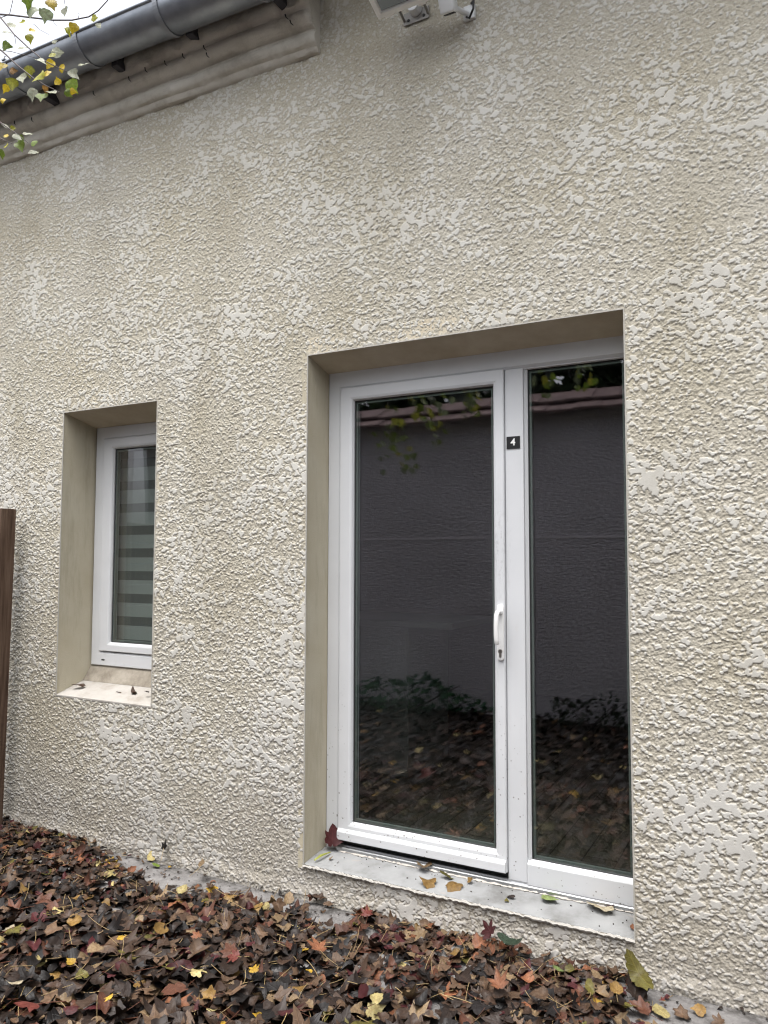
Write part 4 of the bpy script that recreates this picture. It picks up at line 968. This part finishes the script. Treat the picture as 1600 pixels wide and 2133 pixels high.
for px, py, s_, cn, ang in LV:
    d = 2.9 - (py / 300.0) * .22 + r.uniform(-.08, .05); p = U(px, py, d); a_ = R(ang)
    tip = RT * math.cos(a_) + UP * math.sin(a_) + FW * r.normal(0, .25)
    flip = .75 if cn != 'pale' else 1.6
    face = -FW + RT * r.normal(0, flip * .5) + UP * (r.normal(0, .4) + (1.0 if cn == 'pale' else .1))
    live(p, s_ * .5 * d / FPX * 1.55, 'live ' + cn, tip, face, .55)
    st_ = p - tip.normalized() * (s_ * .5 * d / FPX)
    b2 = MB()
# more twigs hanging outside the picture that the door glass mirrors
def hang(x, y, z, ln, k):
    pts = [Vector((x + .03 * math.sin(i * 1.3 + k), y + .03 * math.cos(i + k), z - ln * i / 6)) for i in range(7)]
    twig(pts, .0035, .001)
    for i in range(1, 7):
        for s_ in range(4 if i > 2 else 3):
            p = pts[i] + Vector((r.normal(0, .05), r.normal(0, .05), r.normal(-.02, .04)))
            live(p, r.uniform(.035, .06), 'live ' + r.choice(['green', 'yellow-green', 'grey-green', 'green']), (r.normal(0, .5), r.normal(0, .5), -1), (r.normal(), r.normal(), .4), .6)
for k, (x, y, z, ln) in enumerate([(-2.75, -2.3, 3.0, .80), (-2.5, -2.1, 3.0, .45), (-2.3, -2.5, 3.05, .38), (-2.95, -2.4, 2.9, .55), (-2.15, -2.2, 3.0, .30), (-1.75, -2.6, 3.15, .3), (-1.45, -2.9, 3.2, .3), (-2.6, -2.55, 3.0, .5)]): hang(x, y, z, ln, k)
twig([Vector((-5.5, -2.25, 3.6)), Vector((-4.2, -2.4, 3.5)), Vector((-3.0, -2.35, 3.15)), Vector((-2.2, -2.4, 3.08)), Vector((-1.4, -2.8, 3.22))], .02, .002)
me = crown.mesh('crown', M_live); o = bpy.data.objects.new('crown', me); COL.objects.link(o); o.parent = tree; o.matrix_parent_inverse = Matrix.Translation(-tree.location)

# ================================================================== across the yard (seen in the glass)
OY = -3.8
ow = empty('garden_wall', (0, OY, 0), 'grey rendered wall with a clay tile coping, mirrored in the door glass', 'wall')
q = MB(); q.box(-7, 6, OY - .3, OY, -.05, 2.83); q.extrude_x([(OY - .001, 2.8302), (OY - .001, 2.86), (OY - .14, 2.935), (OY - .27, 3.04), (OY - .29, 2.8302)], -6.99, 5.99); q.build('masonry', M_opp, ow)
q = MB(); q.box(-7, 6, OY, OY + .004, 1.668, 1.69); q.build('ledge', mat('pale_ledge', (.62, .60, .62), .9), ow)
q = MB()
for i in range(52):
    x = -7 + i * .25; j = random.uniform(-.008, .008)
    q.extrude_x([(OY + .13, 2.835 + j), (OY + .13, 2.860 + j), (OY - .15, 3.000 + j), (OY - .15, 2.970 + j)], x + .002, x + .246)
    q.extrude_x([(OY - .02, 2.955 + j), (OY - .02, 2.978 + j), (OY - .28, 3.110 + j), (OY - .28, 3.080 + j)], x - .10, x + .142)
q.build('coping', M_tile, ow)
def bush(name, label, cat, c, sx, sy, sz, cnt, half, cols, stems=5, group=None):
    e = empty(name, c, label, cat, group); B = Leaves(); rr = np.random.default_rng(int(abs(c[0] * 100)) + cnt)
    for i in range(cnt):
        d = rr.normal(0, 1, 3); d /= np.linalg.norm(d); d *= rr.uniform(.45, 1) ** .5; 
        p = (c[0] + d[0] * sx * (1 + .3 * math.sin(3 * d[2] + c[0])), c[1] + d[1] * sy, c[2] + sz * (1 + d[2]) * (1 + .15 * math.sin(5 * d[0])))
        PAL['_'] = cols[rr.integers(len(cols))]
        v, f, uv, col = leaf_parts('birch', rr.uniform(.6, 1.3) * half, '_', rr, n=9, rings=(1.0,), curl=.5, stem=0)
        B.add(place(v, rot_mat(rr.uniform(0, 6), rr.uniform(0, 1.4), rr.uniform(0, 6)), p), f, uv, col)
    o = bpy.data.objects.new('crown', B.mesh('crown', M_live)); COL.objects.link(o); o.parent = e; o.matrix_parent_inverse = Matrix.Translation(-e.location)
    q = MB()
    for i in range(stems):
        a_ = rr.uniform(0, 6.28); q.tube([(c[0], c[1], c[2]), (c[0] + .4 * sx * math.cos(a_), c[1] + .4 * sy * math.sin(a_), c[2] + sz), (c[0] + .7 * sx * math.cos(a_), c[1] + .6 * sy * math.sin(a_), c[2] + 1.7 * sz)], [.02 * sz + .004, .012 * sz + .003, .003], 6)
    q.build('trunk', M_twig, e)
bush('shrub', 'dark green leafy shrub mirrored low in the door glass', 'shrub', (-3.3, OY + .32, 0), .75, .28, .17, 420, .045, [(.025, .11, .05), (.018, .07, .036), (.04, .13, .05)])
bush('shrub', 'low dark shrub mirrored at the foot of the sidelight', 'shrub', (-1.6, OY + .26, 0), .45, .22, .14, 260, .035, [(.03, .05, .03), (.02, .035, .02)])
for i, x in enumerate((-6.4, -4.2, -2.2, -.2, 1.9, 4.2)):
    bush('evergreen_tree', 'dark evergreen tree mirrored above the tile coping', 'tree', (x, OY - 1.7 - .3 * (i % 2), 0), 1.5, 1.0, 2.15 + .25 * (i % 3), 3300, .17, [(.022, .04, .018), (.03, .055, .022), (.018, .03, .016)], 6, 'evergreens behind the garden wall')
